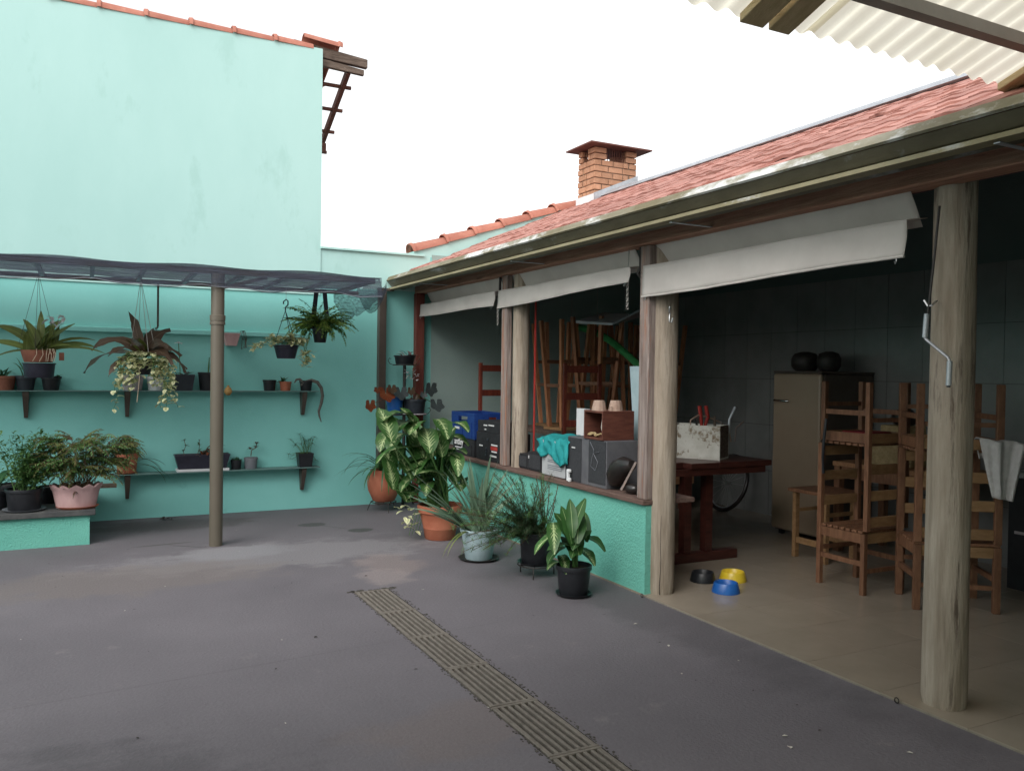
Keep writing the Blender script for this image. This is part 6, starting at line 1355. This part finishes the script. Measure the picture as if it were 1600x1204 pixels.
for obx in list(chU.children)+[chU]: bpy.data.objects.remove(obx)
stool_up(4.62, 7.78, zl_, 'upturned wooden stool, leftmost on the long table', .1)
stool_up(5.06, 7.80, zl_, 'upturned wooden stool, second from left on long table', -.08)
stool_up(5.50, 7.76, zl_, 'upturned wooden stool, third from left, above the clay cups', .05)
stool_up(5.94, 7.82, zl_, 'upturned wooden stool, rightmost on the long table', .12)
stool_up(4.80, 8.32, zl_, 'upturned wooden stool in the rear row, left', -.1)
stool_up(5.36, 8.34, zl_, 'upturned wooden stool in the rear row, right', .1)
stool_up(4.84, 7.66-.18, zl_+.031, 'upturned wooden stool nested in front of the second stool', .35)
stool_up(5.30, 7.60-.10, zl_+.031, 'upturned wooden stool nested in front of the third stool', -.3)
tag(MB().lathe([(.05, 0), (.09, .05), (.085, .12), (.05, .17), (.02, .18), (.0001, .18)], (5.30, 7.70, zl_+.001), 14, lambda a, z: 1+.1*math.sin(a*5)).build('cloth_bundle', 'clay', smooth=60), 'pale cloth bundle between the upturned stools', 'bundle')
chR = make_chair('chair_red', 'chair_red', .42, .42, .45, 1.22, 3, 'dark red ladder-back chair standing right of the round log post', 6)
chR['group'] = 'dark red chairs before the long table'
chR.location = (4.46, 7.02, FZ+.40); chR.rotation_euler = (0, 0, math.pi-.15)
copy_tree(chR, 'dark red ladder-back chair behind the blue crate', (4.12, 8.25, FZ+.40), (0, 0, math.pi+.1))
pt_ = thing('wooden_platform', 'low rough platform under the dark red chairs', 'platform', (4.4, 7.6, FZ))
for k in range(6): MB().box(4.0+k*.125, 4.12+k*.125, 6.75, 7.44 if k > 2 else 8.55, FZ+.36, FZ+.3995).build('board', 'old_timber', pt_)
for y in (6.8, 7.3, 8.4): MB().box(4.02, 4.72 if y < 8 else 4.34, y, y+.08, FZ, FZ+.3595).build('bearer', 'old_timber', pt_)
# green tube and white sheet hanging from the roof
gp = [onx(u, v, 5.0) for u, v in ((893, 509), (912, 513), (935, 521), (955, 533), (975, 550), (1000, 572), (1020, 590))]
for i_, g_ in enumerate(gp): pass
gt = thing('foam_tube', 'green foam tube arching down behind the square post', 'foam tube', gp[-1])
MB().tube(gp, .038, 12).build('tube', 'green_tube', gt, smooth=60)
MB().tube([gp[0], gp[0]+Vector((0, 0, .25)), (gp[0].x, gp[0].y, zr(gp[0].x)-.07)], .003, 4).build('cord', 'chain', gt)
MB().tube([gp[4], (gp[4].x, gp[4].y, zr(gp[4].x)-.07)], .003, 4).build('cord', 'chain', gt)
wpts = [onx(u, v, 4.6) for u, v in ((900, 505), (925, 500), (957, 508), (1000, 486))]
ws = thing('white_sheet', 'white angled plastic sheet hung under the porch roof', 'sheet', wpts[0])
MB().extr([wpts[0], wpts[2], wpts[2]+Vector((0, 0, .02)), wpts[0]+Vector((0, 0, .03))], (.35, 0, .10)).build('panel', 'white_plastic', ws); MB().extr([wpts[2]+Vector((0, -.002, 0)), wpts[3], wpts[3]+Vector((0, 0, .02)), wpts[2]+Vector((0, -.002, .02))], (.35, 0, .10)).build('panel', 'grey_plastic', ws)
for w_ in (wpts[0]+Vector((.2, -.1, .06)), wpts[3]+Vector((.2, 0, .06))): MB().tube([w_, (w_.x, w_.y, zr(w_.x)-.07)], .003, 4).build('cord', 'chain', ws)
# ================================================================= PET BOWLS
for u, v, mt, lb, rr in ((1134, 924, 'blue_plastic', 'bright blue pet bowl on the porch floor', .098), (1145, 906, 'yellow_plastic', 'yellow pet bowl behind the blue one', .10), (1098, 907, 'black_plastic', 'black pet bowl beside the log column', .095)):
    c_ = onz(u, v, FZ); b_ = thing('pet_bowl', lb, 'bowl', c_, 'pet bowls by the column')
    MB().lathe([(rr, 0), (rr*1.0, .006), (rr*.84, .066), (rr*.80, .07), (rr*.76, .066), (rr*.66, .02), (.0001, .018)], c_, 30).build('bowl', mt, b_, smooth=40)
# ================================================================= LITTER ON THE GROUND
dl = onz(260, 812); m = MB()
for i in range(9): m.leaf(dl+Vector((U(-.05, .05), U(-.02, .02), .01)), U(0, 6.28), U(0, .6), U(.04, .08), .03, .6, 'oval', n=3)
tag(m.build('dead_leaf_clump', 'litter'), 'dark clump of dead leaves on concrete near the back wall', 'leaves')
m = MB(); m2 = MB()
for i in range(70):
    x, y = U(-1.5, 3.2), U(2.2, 8.2); (m if i % 3 else m2).leaf(Vector((x, y, .003)), U(0, 6.28), .05, U(.008, .022), U(.006, .012), .2, 'oval', n=2)
for u, v in ((491, 996), (1222, 1150), (1427, 1177), (1236, 1166), (570, 900), (1045, 1010), (990, 975)):
    c_ = onz(u, v); (m if u < 600 else m2).leaf(c_+Vector((0, 0, .003)), U(0, 6), .1, .025, .018, .2, 'oval', n=2)
stuff(tag(m.build('ground_litter', 'litter'), 'tiny dark specks of leaf litter on the concrete', 'litter')); stuff(tag(m2.build('pale_litter', 'litter_pale'), 'tiny pale specks and petals on the concrete', 'litter'))
